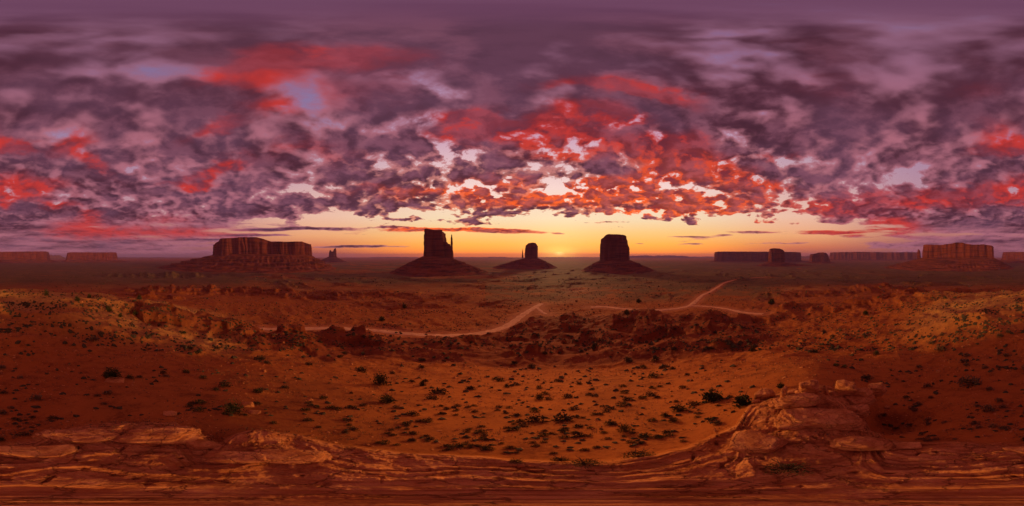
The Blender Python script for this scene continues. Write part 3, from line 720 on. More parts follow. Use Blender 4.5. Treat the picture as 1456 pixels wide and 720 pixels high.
def talus_mesh(fr, parent, x0, x1, depth, base_y, rfront, tl, tr, tdepth, noff=0.0, e=3.0, N=360, V=44, seed=0, pw=1.35, ledges=1.0):
    t0, t1 = fr.tof(x0, rfront), fr.tof(x1, rfront); a, b, tc = (t1 - t0) / 2, depth / 2, (t0 + t1) / 2
    p = superell(N, a * 1.0, b * 1.0, e)
    ang = np.arctan2(p[:, 1] / b, p[:, 0] / a)
    al, ar = tc - fr.tof(tl, rfront), fr.tof(tr, rfront) - tc
    q = np.stack((np.cos(ang) * np.where(np.cos(ang) < 0, al, ar), np.sin(ang) * tdepth / 2), 1)
    zb = fr.z(base_y, rfront)
    wq = fr.o[None] + (q[:, :1] + tc) * fr.t[None] + (q[:, 1:2] + noff) * fr.n[None]
    zg = terrain(wq[:, 0], wq[:, 1])
    H = zb - zg.mean(); S = H / 130.0
    rows = []
    for k in range(V):
        v = k / (V - 1); vv = -0.06 + 1.06 * v
        u = 1 - vv
        pt = p * 0.97 * (1 - max(u, 0)) + q * max(u, 0) if vv > 0 else q * (1 - vv * 0.5)
        h = max(vv, 0) ** pw if vv > 0 else vv * 0.5
        zz = (zg - 3) + (zb - zg + 3) * h
        gul = ridge2((pt[:, 0] + tc) / (38 * S), pt[:, 1] / (38 * S), 4, 33 + seed)
        mid = np.sin(math.pi * np.clip(vv, 0, 1)) if vv > 0 else 0
        zz = zz + mid * (gul - 0.4) * 20 * S
        st = 24 * S; zf = (zz + 4 * S * noise2((pt[:, 0]) / (70 * S), pt[:, 1] / (70 * S), seed)) / st; fl = np.floor(zf); frc = zf - fl
        hard = sstep(-0.25, 0.25, noise2(fl * 3.7, seed + 0.5, 3)) * ledges
        zz = zz + mid * hard * 0.95 * ((fl + sstep(0.35, 0.65, frc)) - zf) * st
        rows.append(np.stack((pt[:, 0] + tc, pt[:, 1] + noff, zz), 1))
    v = np.stack(rows, 0).reshape(-1, 3)
    return finish(fr, "talus", v, grid_quads(N, V, True), None, M_TALUS, parent)

def butte(name, label, cat, x0, x1, r, depth, base_y, top, tl, tr, tdepth, spires=(), extra=(), e=3.6, seed=0, flute=1.0, pw=1.35, taper=0.05, topround=0.0, N=420, group=None, ledges=1.0):
    xc = (x0 + x1) / 2; fr = Frame(xc, r)
    rf = r - depth / 2
    o = thing(name, label, cat, (fr.o[0], fr.o[1], float(terrain(fr.o[0], fr.o[1]))), group)
    cliff_mesh(fr, "cliff", o, x0, x1, depth, base_y, top, rf, e=e, seed=seed, flute=flute, taper=taper, topround=topround, N=N)
    talus_mesh(fr, o, x0, x1, depth, base_y, rf, tl, tr, tdepth, seed=seed, pw=pw, ledges=ledges)
    for part, sx0, sx1, sdepth, sby, stop, off in list(spires) + list(extra):
        cliff_mesh(fr, part, o, sx0, sx1, sdepth, sby, stop, rf, noff=off - depth / 2, e=2.6, seed=seed + 5 + sx0 % 7, N=90 if part == "spire" else 200, V=30, flute=0.7, taper=0.06)
    return o
DEPTHS = None
butte("butte", "tall red butte with a thin rock thumb standing apart on one flank", "butte", 599.5, 636, 1420, 210, 364.5,
      [(595, 328), (601, 325.5), (605, 324), (614, 324.8), (620, 326), (632, 326.5), (636, 329), (640, 331)], 552, 698, 1050,
      spires=[("spire", 642.0, 645.6, 22, 362, [(641.5, 333), (643.5, 332), (646, 333)], 70)],
      extra=[("shoulder", 630, 647.5, 130, 366, [(630, 343), (635.5, 344), (637, 346), (640.5, 347), (641.5, 351), (645, 352), (648, 355)], 75)], seed=1, pw=1.08)
butte("butte", "small far butte with a thumb spire, in the sunset glow beside the sun", "butte", 746.3, 765.5, 2250, 170, 367,
      [(744, 350), (748, 348.5), (751, 346), (757, 345), (761, 345.5), (763, 348), (766, 350)], 698, 794, 1050,
      spires=[("spire", 741.4, 744.2, 26, 366, [(742, 354.5), (743.5, 353.5), (745, 355)], 60)], seed=2, pw=1.08, taper=0.0)
butte("butte", "thick barrel shaped butte with a domed top just beyond the pale track", "butte", 850.5, 898.5, 1720, 330, 370.5,
      [(850, 345), (852, 341), (855, 340), (859, 338), (862, 334.5), (865, 332.8), (888, 332.8), (891, 334), (893, 337), (896, 341), (899, 345)], 822, 934, 1150, e=3.2, seed=3, pw=1.08, topround=0.01)
butte("mesa", "long flat topped mesa with dark sheer walls and a small pinnacle at its end", "mesa", 299, 447, 1900, 420, 361.5,
      [(297, 346), (309, 340.5), (312, 338.2), (330, 337.5), (345, 336.6), (365, 337.2), (371, 338.5), (381, 341.5), (386, 343), (404, 343.5), (420, 343), (432, 342.4), (440, 345), (447, 347)], 214, 486, 1250,
      spires=[("spire", 297.2, 303.4, 50, 363, [(297, 348), (299, 346), (302, 346.5), (304, 349)], 120)], seed=4, e=4.0, N=700, pw=1.05)
butte("mesa", "broad mesa with a squat pinnacle at its end and a low raised cap", "mesa", 1308, 1418, 2150, 420, 366.5,
      [(1306, 349), (1310, 347), (1325, 347.5), (1338, 348), (1346, 347), (1355, 346), (1360, 344.8), (1368, 345), (1375, 347), (1384, 348), (1400, 347), (1412, 348.5), (1419, 352)], 1250, 1446, 1350,
      spires=[("spire", 1301, 1306, 50, 367, [(1300, 356), (1303, 354), (1306, 357)], 110)], seed=5, e=4.0, N=620, pw=1.08)
butte("butte", "distant castle shaped butte with broken towers beyond the long mesa", "butte", 466, 479, 4700, 180, 365.5,
      [(466, 358), (467.5, 356), (470.5, 356.2), (471.5, 358), (474, 357.5), (475, 354.2), (477, 353), (479, 354.5)], 448, 496, 900, seed=6, e=3, N=260, pw=1.5, flute=.6)
butte("butte", "lone stubby tower in front of the far table mesa", "butte", 1090.5, 1116, 2700, 200, 373,
      [(1090, 355.5), (1093, 353.8), (1100, 353), (1108, 353.4), (1113, 355), (1116.5, 358)], 1070, 1166, 800, seed=7, e=3, pw=1.8, topround=.02)
butte("butte", "low ragged butte with a notched top beside the stubby tower", "butte", 1149, 1180, 3900, 220, 372.5,
      [(1148, 362), (1152, 361.5), (1157, 361), (1161, 360.5), (1163, 359.3), (1170, 359), (1175, 359.8), (1178, 363), (1181, 366)], 1140, 1190, 600, seed=8, e=2.8, N=260, taper=.2, pw=1.3)
butte("mesa", "far flat table mesa behind the stubby tower", "mesa", 1011, 1143, 4900, 700, 371,
      [(1008, 360), (1013, 358.4), (1020, 357.6), (1090, 358), (1130, 358.2), (1145, 359)], 998, 1160, 1100, seed=9, e=4, N=620, pw=1.3, taper=.1)
butte("mesa", "very long low mesa wall stretched along the horizon under grey cloud", "mesa", 1176, 1312, 6900, 900, 369.5,
      [(1174, 360), (1178, 358.8), (1220, 358.2), (1260, 358.8), (1312, 358.6)], 1168, 1330, 1400, seed=10, e=4.5, N=760, pw=1.3, taper=.12)
butte("mesa", "broad flat mesa with smooth red skirts beyond the dunes, cut by the picture's edge", "mesa", 1420, 1531, 4500, 800, 369,
      [(1417, 359.5), (1422, 358.4), (1456, 358.2), (1490, 357.8), (1520, 357.4), (1528, 358), (1533, 360)], 1405, 1547, 1300, seed=11, e=4, N=620, pw=1.2, taper=.16)
butte("mesa", "flat mesa with one long sloping end next to distant blue hills", "mesa", 90, 170, 4700, 600, 370,
      [(88, 360.5), (92, 359.5), (100, 358.8), (140, 359), (166, 358.8), (169, 360), (172, 363)], 82, 190, 1100, seed=12, e=3.6, N=520, pw=1.2, taper=.2)

def far_hills():
    """low ridges on the horizon"""
    m, g = material("far desert ridge")
    P = g.new('ShaderNodeNewGeometry').outputs['Position']
    mix_shader_out(g, g.mix(g.sm(g.noise(P, 0.002, 5.0), .35, .65), (0.20, 0.09, 0.06), (0.26, 0.12, 0.08)), 0.95)
    specs = [(205, 62, 12000, 365.6, 1), (262, 40, 14000, 366.0, 2), (216, 26, 7500, 369.0, 3), (560, 44, 16000, 365.3, 4), (650, 60, 17500, 365.6, 5), (705, 24, 15000, 365.2, 6), (935, 56, 16500, 362.6, 7), (1000, 50, 18000, 364.6, 8), (820, 80, 18500, 365.6, 9), (1165, 40, 13000, 363.0, 10), (75, 20, 9000, 361.5, 11), (735, 30, 6200, 371.5, 12)]
    for x, w, r, y, sd in specs:
        fr = Frame(x, r); hw = fr.tof(x + w, r); top = fr.z(y, r); dep = r * 0.09
        T, S = np.meshgrid(np.linspace(-1, 1, 160), np.linspace(-1, 1, 24))
        prof = np.clip(1.15 - np.abs(T) ** 3 * 1.2, 0, 1) * (0.75 + 0.5 * fbm2(T * 5 + sd * 9, S * 0.6, 5, sd)) * np.clip(1.3 - 1.5 * np.abs(S), 0, 1)
        gz = -200.0
        v = np.stack((T * hw, S * dep, gz + (top - gz) * np.clip(prof, 0, 1.05)), -1).reshape(-1, 3)
        o = finish(fr, "hills", v, grid_quads(160, 24), None, m, None)
        o["kind"] = "structure"
far_hills()

# ---- air ---------------------------------------------------------------
def build_haze():
    s, lo, hi = 20500.0, -230.0, 262.0
    v = np.array([(x, y, z) for z in (lo, hi) for y in (-s, s) for x in (-s, s)])
    q = np.array([(0, 2, 3, 1), (4, 5, 7, 6), (0, 1, 5, 4), (2, 6, 7, 3), (0, 4, 6, 2), (1, 3, 7, 5)])
    m, g = material("haze")
    pv = g.new('ShaderNodeVolumePrincipled')
    pv.inputs['Color'].default_value = (0.48, 0.40, 0.95, 1); pv.inputs['Density'].default_value = HAZE_DENSITY
    pv.inputs['Anisotropy'].default_value = 0.0
    o = g.new('ShaderNodeOutputMaterial'); g.t.links.new(pv.outputs[0], o.inputs['Volume'])
    m.cycles.homogeneous_volume = True if hasattr(m.cycles, "homogeneous_volume") else None
    ob = make_mesh("haze", v, q, m, smooth=False); ob["kind"] = "stuff"
HAZE_DENSITY = 4.6e-5
build_haze()

# =====================================================================
#  ROCKS
# =====================================================================
def rock_material():
    m, g = material("pale weathered sandstone")
    P = g.new('ShaderNodeNewGeometry').outputs['Position']
    n = g.noise(g.vec('MULTIPLY', P, (1, 1, 3.0)), 2.6, 7.0, 0.64); f = g.noise(P, 14.0, 6.0, 0.68)
    col = g.mix(g.sm(n, 0.34, 0.66), ROCK_B, ROCK_A)
    col = g.mix(g.mul(g.sm(f, 0.48, 0.7), 0.6), col, ROCK_C)
    v = g.new('ShaderNodeTexVoronoi', feature='DISTANCE_TO_EDGE'); g.put(v.inputs['Vector'], g.vec('ADD', P, g.vec('SCALE', g.noise(P, 2.0, 4.0, color=True), 0.7))); g.put(v.inputs['Scale'], 1.5)
    crack = g.sm(v.outputs['Distance'], 0.0, 0.035)
    h = g.add(g.add(g.mul(n, 0.6), g.mul(f, 0.3)), g.mul(crack, 0.35))
    mix_shader_out(g, col, 0.9, bump(g, h, 0.9, 0.10), 0.12)
    return m
M_ROCK = rock_material()
def rock_mesh(seed, cuts=14, strata=0.0, rough=0.12, box=0.5, n=72):
    """unit boulder: random planes cut a rounded lump, then it is weathered"""
    rg = np.random.RandomState(seed)
    u = np.linspace(0, 2 * math.pi, n, endpoint=False); w = np.linspace(0.0, math.pi, n // 2 + 1)
    W, U = np.meshgrid(w, u, indexing='ij')
    d = np.stack((np.sin(W) * np.cos(U), np.sin(W) * np.sin(U), np.cos(W)), -1)
    pl = rg.normal(size=(cuts, 3)); pl /= np.linalg.norm(pl, axis=1)[:, None]
    pl = np.concatenate((pl, np.eye(3), -np.eye(3))); c = np.concatenate((rg.uniform(0.60, 0.98, cuts) if cuts < 20 else rg.uniform(0.72, 1.0, cuts), np.full(6, 1.0 - 0.25 * box)))
    k = np.maximum(d @ pl.T, 1e-3) / c
    r = 1.0 / (np.sum(k ** 30, -1) ** (1 / 30))
    r = np.minimum(r, 1.35)
    s = seed * 3.7
    p = d * r[..., None]
    r = r * (1 + rough * fbm3(p[..., 0] * 2.2 + s, p[..., 1] * 2.2, p[..., 2] * 2.2, 5, 0.55))
    if strata:
        zz = p[..., 2] * 4.2 + 0.5 * noise3(p[..., 0] + s, p[..., 1], 0.0)
        fr = zz - np.floor(zz)
        r = r * (1 - strata * (sstep(0.0, 0.25, fr) * (1 - fr)) * np.sin(W) + strata * 0.5 * noise3(np.floor(zz) * 5.3 + s, 0.2, p[..., 0]) * np.sin(W))
    return (d * r[..., None]), n
def rock(name, label, cat, xp, yp, w, h, dep, seed, tilt=0.0, yaw=0.0, sink=0.3, strata=0.0, cuts=9, rough=0.10, box=0.8, group=None, n=72, lift=0.0, up=None):
    x, y, z, r = hit_px(xp, yp, ground_z)
    p, nn = rock_mesh(seed, cuts, strata, rough, box, n)
    p = p * np.array((w / 2, dep / 2, h / 2))
    a = math.atan2(x, y); rot = Matrix.Rotation(-a + R(yaw), 3, 'Z') @ Matrix.Rotation(R(tilt), 3, 'Y')
    q = p.reshape(-1, 3) @ np.array(rot).T
    zb = z + h * (0.5 - sink) + lift
    o = make_mesh(name, q, grid_quads(nn, nn // 2 + 1, True)[:, ::-1], M_ROCK)
    o.location = (x, y, zb)
    o["label"] = label; o["category"] = cat
    if group: o["group"] = group
    return o

# =====================================================================
#  PLANTS: positions first, since each one has caught a little hummock of sand
# =====================================================================
rng = np.random.RandomState(11)
BIG = [  # x, base y, width px, height px, kind, label
    (541, 547, 27, 22, 'round', "round dark bush standing alone on the open sand under the eroded mounds"),
    (331, 588, 34, 27, 'round', "dense dark green bush next to a pale boulder at the rim of the slickrock"),
    (1013, 571, 34, 20, 'spiky', "spiky dark bush on the sand, the farther of a pair by the outcrop"),
    (1056, 577, 32, 24, 'spiky', "loose spiky bush close against the rocky outcrop, nearer of the pair"),
    (888, 613, 26, 17, 'round', "dark leaning bush on bare sand above the low green mats"),
    (908, 649, 54, 16, 'mat', "low green mat shrub at the rock rim with a bare sand patch above it"),
    (832, 660, 56, 14, 'mat', "wide low mat shrub with pale tips hugging the slickrock rim"),
    (796, 655, 34, 11, 'mat', "small flat mat shrub touching the wide pale tipped mat"),
    (1120, 668, 82, 22, 'mat', "broad flat green shrub growing on slickrock below the boulders"),
    (966, 585, 26, 13, 'round', "dark bush at the top of a tight cluster of three on the sand"),
    (945, 593, 15, 9, 'round', "smallest bush of the tight cluster of three, dull green"),
    (957, 600, 18, 10, 'round', "olive bush lowest in the tight cluster of three"),
    (601, 549, 11, 13, 'spiky', "thin upright shrub near the round dark bush on open sand"),
    (767, 568, 16, 11, 'round', "compact dark shrub on the pale sand between the mounds and rim"),
    (550, 573, 26, 14, 'round', "twiggy double clump of dark shrub just below the round dark bush"),
    (734, 657, 30, 9, 'mat', "slim flat shrub lying along the sand just above the rim"),
    (1110, 552, 12, 10, 'spiky', "dark shrub wedged in a shadowed gap of the outcrop"),
    (160, 539, 30, 15, 'round', "scrubby dark bush above a pale ledge on the dune slope"),
    (2, 627, 16, 12, 'round', "dark bush at the slickrock rim, cut by the picture's edge"),
    (66, 420, 9, 10, 'juniper', "tallest dark juniper on the crest of the golden slope"),
    (155, 443, 12, 9, 'juniper', "broad dark juniper low on the golden slope"),
    (110, 428, 10, 7, 'juniper', "squat juniper under the crest of the golden slope"),
    (127, 424, 8, 7, 'juniper', "round juniper high on the golden slope"),
    (198, 426, 9, 7, 'juniper', "juniper where the golden slope meets the red ledges"),
    (192, 448, 8, 7, 'juniper', "juniper beside a second one low on the golden slope"),
    (171, 451, 8, 6, 'juniper', "small juniper between two others low on the golden slope"),
    (575, 438, 9, 7, 'juniper', "lone juniper on the dark flats between the track and the thumb butte"),
    (543, 456, 11, 7, 'juniper', "dark juniper on the far side of the dirt track"),
    (908, 430, 9, 6, 'juniper', "juniper standing on the green flat beyond the ledged mounds"),
    (891, 447, 10, 7, 'juniper', "juniper on the crest of the ledged mounds"),
    (1070, 500, 11, 14, 'juniper', "tall dark shrub on the mound slope above the outcrop"),
    (1231, 447, 10, 6, 'juniper', "juniper on the broken red ledges under the broad mesa"),
    (1097, 432, 12, 7, 'juniper', "dark juniper by the bend of the thinner track"),
]
big = []
for xp, yp, wp, hp, kind, label in BIG:
    x, y, z, r = hit_px(xp, yp, terrain)
    sl = math.hypot(r, z)
    big.append((x, y, wp / PPD * math.pi / 180 * r, hp / PPD * math.pi / 180 * sl * (1.15 if kind != 'mat' else 1.6), kind, label))
ZONES = [(0, 255, "small greyish shrub on the dune slope below the flat table mesas"), (255, 500, "small dark shrub on the sand below the gullied dome hill"),
         (500, 735, "small dark shrub on the open sand between winding track and slickrock"), (735, 905, "small dark shrub on the sand below the ledged red mounds"),
         (905, 1075, "small dark shrub in the crowded patch uphill of the outcrop"), (1075, 1290, "small shrub scattered around and above the shadowed rock outcrop"), (1290, 1456, "small pale tipped shrub on the bright dune beyond the outcrop")]
def scatter(n, ylo, yhi, mind, dens=None):
    out = []; tries = 0
    while len(out) < n and tries < 40 * n:
        tries += 1
        xp = rng.uniform(0, PW); yp = ylo + (yhi - ylo) * rng.uniform()
        if dens is not None and rng.uniform() > dens(xp, yp): continue
        if any(abs(xp - a) < mind * 1.6 and abs(yp - b) < mind * 0.8 for a, b in out[-400:]): continue
        out.append((xp, yp))
    return out
def rim_y(xp):
    e = np.interp(xp, EDGE[:, 0], EDGE[:, 1]); return HORIZON + math.degrees(math.atan2(6.3, e)) * PPD
def dens_near(xp, yp):
    if yp > rim_y(xp) - 6: return 0
    n = float(fbm2(np.array([xp / 60.0]), np.array([yp / 22.0]), 3, 8)[0])
    c = 0.30 + 1.9 * n + (0.35 if 560 < xp < 1060 else 0.0) + (0.15 if xp > 1280 else 0)
    if 640 < xp < 1020 and yp < 520: c -= 0.5
    return min(max(c, 0.04), 1)
_pts = scatter(1050, 470, 655, 3.2, dens_near)
small = []
_X = np.array([p[0] for p in _pts]); 
for xp, yp in _pts:
    x, y, z, r = hit_px(xp, yp, terrain)
    if r < 2.4: continue
    sl = math.hypot(r, z)
    wpx = np.exp(rng.normal(math.log(6.2), 0.48)) * (1.0 + 0.75 * float(sstep(520, 640, yp)))
    w = min(max(wpx / PPD * math.pi / 180 * r, 0.14), 1.9)
    small.append((xp, yp, x, y, w, wpx))
small.sort(key=lambda s: -s[5])
HUM = [(x, y, w * 0.55, 0.16 * min(w, 1.0)) for _, _, x, y, w, _ in small] + [(x, y, w * 0.6, 0.10 * min(w, 1.2)) for x, y, w, h, k, l in big if k != 'juniper']
def hummocks(x, y):
    o = np.zeros(np.shape(x)); xf, yf, of = np.ravel(x), np.ravel(y), o.ravel()
    if xf.size > 100000:
        r = np.hypot(xf, yf); idx = np.nonzero((r > 1.5) & (r < 130))[0]
        a = np.arctan2(xf[idx], yf[idx]); order = np.argsort(a); a = a[order]; idx = idx[order]
        for hx, hy, s, h in HUM:
            ha, hr = math.atan2(hx, hy), math.hypot(hx, hy); da = 3 * s / hr
            for w in (0, 2 * math.pi, -2 * math.pi):
                lo, hi = np.searchsorted(a, (ha - da + w, ha + da + w)); k = idx[lo:hi]
                if len(k): of[k] += h * np.exp(-((xf[k] - hx) ** 2 + (yf[k] - hy) ** 2) / (s * s))
        return of.reshape(np.shape(x))
    for hx, hy, s, h in HUM:
        of += h * np.exp(-((xf - hx) ** 2 + (yf - hy) ** 2) / (s * s))
    return of.reshape(np.shape(x))
def ground_z(x, y): return terrain(x, y) + hummocks(np.asarray(x, float), np.asarray(y, float))
ground = build_ground()

def leaf_material(name, a, b, tip):
    m, g = material(name)
    P = g.new('ShaderNodeNewGeometry').outputs['Position']
    oi = g.new('ShaderNodeObjectInfo').outputs['Random']
    n = g.noise(P, 7.0, 3.0)
    col = g.mix(g.sm(g.add(g.mul(n, 0.6), g.mul(oi, 0.4)), 0.3, 0.7), a, b)
    col = g.mix(g.mul(g.sm(g.noise(P, 23.0, 2.0), 0.5, 0.7), 0.5), col, tip)
    mix_shader_out(g, col, 0.9, None, 0.1)
    return m
M_SAGE = leaf_material("dull sage leaves", (0.060, 0.050, 0.026), (0.095, 0.070, 0.034), (0.17, 0.115, 0.055))
M_GREEN = leaf_material("dark green desert leaves", (0.045, 0.052, 0.018), (0.075, 0.078, 0.028), (0.13, 0.115, 0.045))
M_PALE = leaf_material("pale dry shrub tips", (0.13, 0.085, 0.045), (0.19, 0.125, 0.065), (0.28, 0.19, 0.10))
M_STEM = leaf_material("grey brown twigs", (0.09, 0.05, 0.03), (0.12, 0.07, 0.04), (0.15, 0.09, 0.05))
def tuft_mesh(name, mat, n, seed, spread=1.0, height=1.0, blade=0.09, curl=0.0, fill=0.75):
    """a cushion of many small leaf faces filling a rough dome one unit wide"""
    rg = np.random.RandomState(seed); V, F = [], []
    th = rg.uniform(0, 2 * math.pi, n); q = rg.uniform(0, 1, n); ph = np.arcsin(np.clip(q, 0, 1))          # elevation
    rr = (1 - fill * rg.uniform(0, 1, n) ** 1.6)
    lump = 0.75 + 0.35 * fbm3(np.cos(th) * 1.6 + seed, np.sin(th) * 1.6, ph * 1.3, 3) + 0.12 * rg.normal(size=n)
    c = np.stack((np.cos(th) * np.cos(ph), np.sin(th) * np.cos(ph), np.sin(ph)), -1) * (rr * np.clip(lump, 0.35, 1.3))[:, None] * 0.5
    c[:, 0] *= spread; c[:, 1] *= spread; c[:, 2] *= 2 * height
    for i in range(n):
        d = c[i] + rg.normal(size=3) * 0.12; d[2] = abs(d[2]) + 0.08; d = d / np.linalg.norm(d)
        s = np.cross(d, rg.normal(size=3)); s /= np.linalg.norm(s)
        L = blade * rg.uniform(0.7, 1.7); Wd = blade * rg.uniform(0.35, 0.6)
        b = len(V); p = c[i]; p = np.array((p[0], p[1], max(p[2], 0.0)))
        V += [p - s * Wd * .4, p + d * L * .5 + s * Wd, p + d * L, p + d * L * .5 - s * Wd]; F.append((b, b + 1, b + 2, b + 3))
    return np.array(V), np.array(F)
def stems_mesh(n, seed, spread, height):
    rg = np.random.RandomState(seed); V, F = [], []
    for i in range(n):
        th = rg.uniform(0, 6.28); tip = np.array((math.cos(th) * spread * .4, math.sin(th) * spread * .4, height * rg.uniform(.5, .9)))
        b0 = rg.normal(size=3) * 0.04; b0[2] = -0.03
        rings = []
        for k in range(4):
            t = k / 3; c = b0 + (tip - b0) * t + np.array((0, 0, 0.10 * math.sin(3.1 * t))); rad = 0.022 * (1 - 0.75 * t)
            rings.append([c + rad * np.array((math.cos(a), math.sin(a), 0)) for a in (0, 1.57, 3.14, 4.71)])
        b = len(V); V += [p for rr in rings for p in rr]
        for k in range(3):
            for j in range(4): F.append((b + k * 4 + j, b + k * 4 + (j + 1) % 4, b + (k + 1) * 4 + (j + 1) % 4, b + (k + 1) * 4 + j))
    return np.array(V), np.array(F)
_kinds = []
for k in range(8):
    mat = (M_SAGE, M_GREEN, M_SAGE, M_PALE)[k % 4]
    v, f = tuft_mesh("desert_shrub", mat, 260, 50 + k, 1.0, (0.34, 0.42, 0.30, 0.36)[k % 4], 0.085)
    _kinds.append((v, f, mat, []))
proto = {}
def place_shrub(k, x, y, z, w, rot, label, group):
    if k not in proto:
        v, f, mat, _ = _kinds[k]
        o = make_mesh("desert_shrub", v, f, mat, smooth=False); proto[k] = o
    else:
        o = proto[k].copy(); COL.objects.link(o)
    o.location = (x, y, z - 0.03 * w); o.rotation_euler = (0, 0, rot); s = w * 1.12; o.scale = (s, s * rng.uniform(0.8, 1.1), s * rng.uniform(0.8, 1.25))
    o["label"] = label; o["category"] = "shrub"; o["group"] = group
sm_ind, sm_rest = small[:290], small[290:]
_z = ground_z(np.array([s[2] for s in sm_ind]), np.array([s[3] for s in sm_ind]))
for (xp, yp, x, y, w, wpx), z in zip(sm_ind, _z):
    lab = next(l for a, b, l in ZONES if a <= xp <= b)
    pale = (xp > 1290 or xp < 255) and rng.uniform() < 0.5
    k = int(rng.choice((3, 7))) if pale or (xp > 1290 and "pale" in lab) else int(rng.choice((0, 1, 2, 4, 5, 6)))
    place_shrub(k, x, y, float(z), w, rng.uniform(0, 6.28), lab, lab.replace("small ", "").replace(" shrub ", " shrubs ", 1))

for i, (x, y, w, h, kind, label) in enumerate(big):
    z = float(ground_z(np.array([x]), np.array([y]))[0])
    names = {'round': "desert_bush", 'spiky': "desert_bush", 'mat': "mat_shrub", 'juniper': "juniper"}
    o = thing(names[kind], label, {'juniper': "juniper"}.get(kind, "bush"), (x, y, z - 0.02 * h), "junipers dotted over the flats and slopes" if kind == 'juniper' else None)
    hh = h / w
    if kind == 'spiky': v, f = tuft_mesh("", None, 420, 200 + i, 1.0, hh * 0.8, 0.13, fill=0.95)
    elif kind == 'mat': v, f = tuft_mesh("", None, 700, 200 + i, 1.0, min(hh, 0.5), 0.05, fill=0.6)
    else: v, f = tuft_mesh("", None, 620, 200 + i, 1.0, hh, 0.075, fill=0.7)
    make_mesh("foliage", v * w, f, M_GREEN, o, smooth=False)
    v, f = stems_mesh(9, 300 + i, 1.0, hh)
    make_mesh("stem", v * w, f, M_STEM, o, smooth=False)

# what nobody could count: far scrub, dry tufts, gravel
def blobs_mesh(name, pts, mat, seed, rough=0.35, flat=0.7, label=None):
    """many little faceted lumps in one mesh; pts rows: x y z w"""
    rg = np.random.RandomState(seed); P = np.array(pts); n = len(P)
    base = np.array([(1, 0, 0), (0.5, 0.87, 0), (-0.5, 0.87, 0), (-1, 0, 0), (-0.5, -0.87, 0), (0.5, -0.87, 0), (0.55, 0.3, 0.8), (-0.5, 0.4, 0.85), (0.0, -0.6, 0.75), (0, 0, 1.0)])
    T = np.array([(0, 1, 6), (1, 7, 6), (1, 2, 7), (2, 3, 7), (3, 8, 7), (3, 4, 8), (4, 5, 8), (5, 6, 8), (5, 0, 6), (6, 7, 9), (7, 8, 9), (8, 6, 9)])
    V = np.repeat(base[None], n, 0) * (1 + rough * rg.normal(size=(n, 10, 1)))
    V[:, :6, 2] -= 0.25
    V = V * (P[:, 3] * 0.5)[:, None, None] * np.array((1, 1, flat * 1.0))
    a = rg.uniform(0, 6.28, n); c, s = np.cos(a)[:, None], np.sin(a)[:, None]
    X = V[..., 0] * c - V[..., 1] * s + P[:, None, 0]; Y = V[..., 0] * s + V[..., 1] * c + P[:, None, 1]; Z = V[..., 2] + P[:, None, 2]
    tris = (T[None] + (np.arange(n) * 10)[:, None, None]).reshape(-1, 3)
    o = make_mesh(name, np.stack((X, Y, Z), -1).reshape(-1, 3), None, mat, smooth=False, tris=tris); o["kind"] = "stuff"
    return o
def far_scrub():
    pts = []
    az = rng.uniform(0, 2 * math.pi, 40000); yy = 384 + (500 - 384) * rng.uniform(0, 1, 40000) ** 0.9
    xs = (az / (2 * math.pi)) * PW
    n = fbm2(xs / 40, yy / 9, 4, 77)
    keep = rng.uniform(0, 1, 40000) * np.where(((xs < 300) | (xs > 1250)) & (yy > 445), 2.4, 1.0) < np.clip(0.34 + 1.5 * n + 0.15 * ((xs > 720) & (xs < 1120) & (yy < 440)), 0.02, 1)
    aa = (xs[keep] / PW - 0.5) * 2 * math.pi; t = np.tan(np.radians((yy[keep] - HORIZON) / PPD))
    lr = np.exp(np.linspace(math.log(22), math.log(2500), 260))
    X, Y = np.sin(aa)[:, None] * lr, np.cos(aa)[:, None] * lr
    zz = terrain(X, Y)
    k = np.argmax(-zz <= t[:, None] * lr, axis=1)
    r = lr[k]; ok = (k > 0)
    x, y = np.sin(aa) * r, np.cos(aa) * r
    rd = road_dist(x, y); ok &= rd > 6
    x, y, r = x[ok], y[ok], r[ok]
    w = np.exp(rng.normal(0.0, 0.4, len(x))) * np.clip(0.30 + r * 0.0038, 0.30, 3.4)
    z = ground_z(x, y)
    return np.stack((x, y, z, w), 1)
_far = far_scrub()
_rest = [(x, y, z, w) for (xp, yp, x, y, w, q), z in zip(sm_rest, ground_z(np.array([s[2] for s in sm_rest]), np.array([s[3] for s in sm_rest])))]
o = blobs_mesh("desert_scrub", np.concatenate((_far, np.array(_rest))), M_SAGE, 3, 0.3, 0.75); o["label"] = "countless dark scrub dots over the valley floor"
def ring_points(n, r0, r1, dens=None):
    r = np.exp(rng.uniform(math.log(r0), math.log(r1), n)); a = rng.uniform(-math.pi, math.pi, n)
    x, y = np.sin(a) * r, np.cos(a) * r
    k = fbm2(x / 3.0, y / 3.0, 3, 15) + 0.25 * rng.normal(size=n) > 0.10
    return x[k], y[k], r[k]
x, y, r = ring_points(26000, 2.6, 70)
w = np.exp(rng.normal(math.log(0.05), 0.55, len(x))) * np.clip(r / 8, 0.7, 4.0)
o = blobs_mesh("gravel", np.stack((x, y, ground_z(x, y), w), 1), M_ROCK, 5, 0.3, 0.8); o["label"] = "loose red stones strewn over the sand"
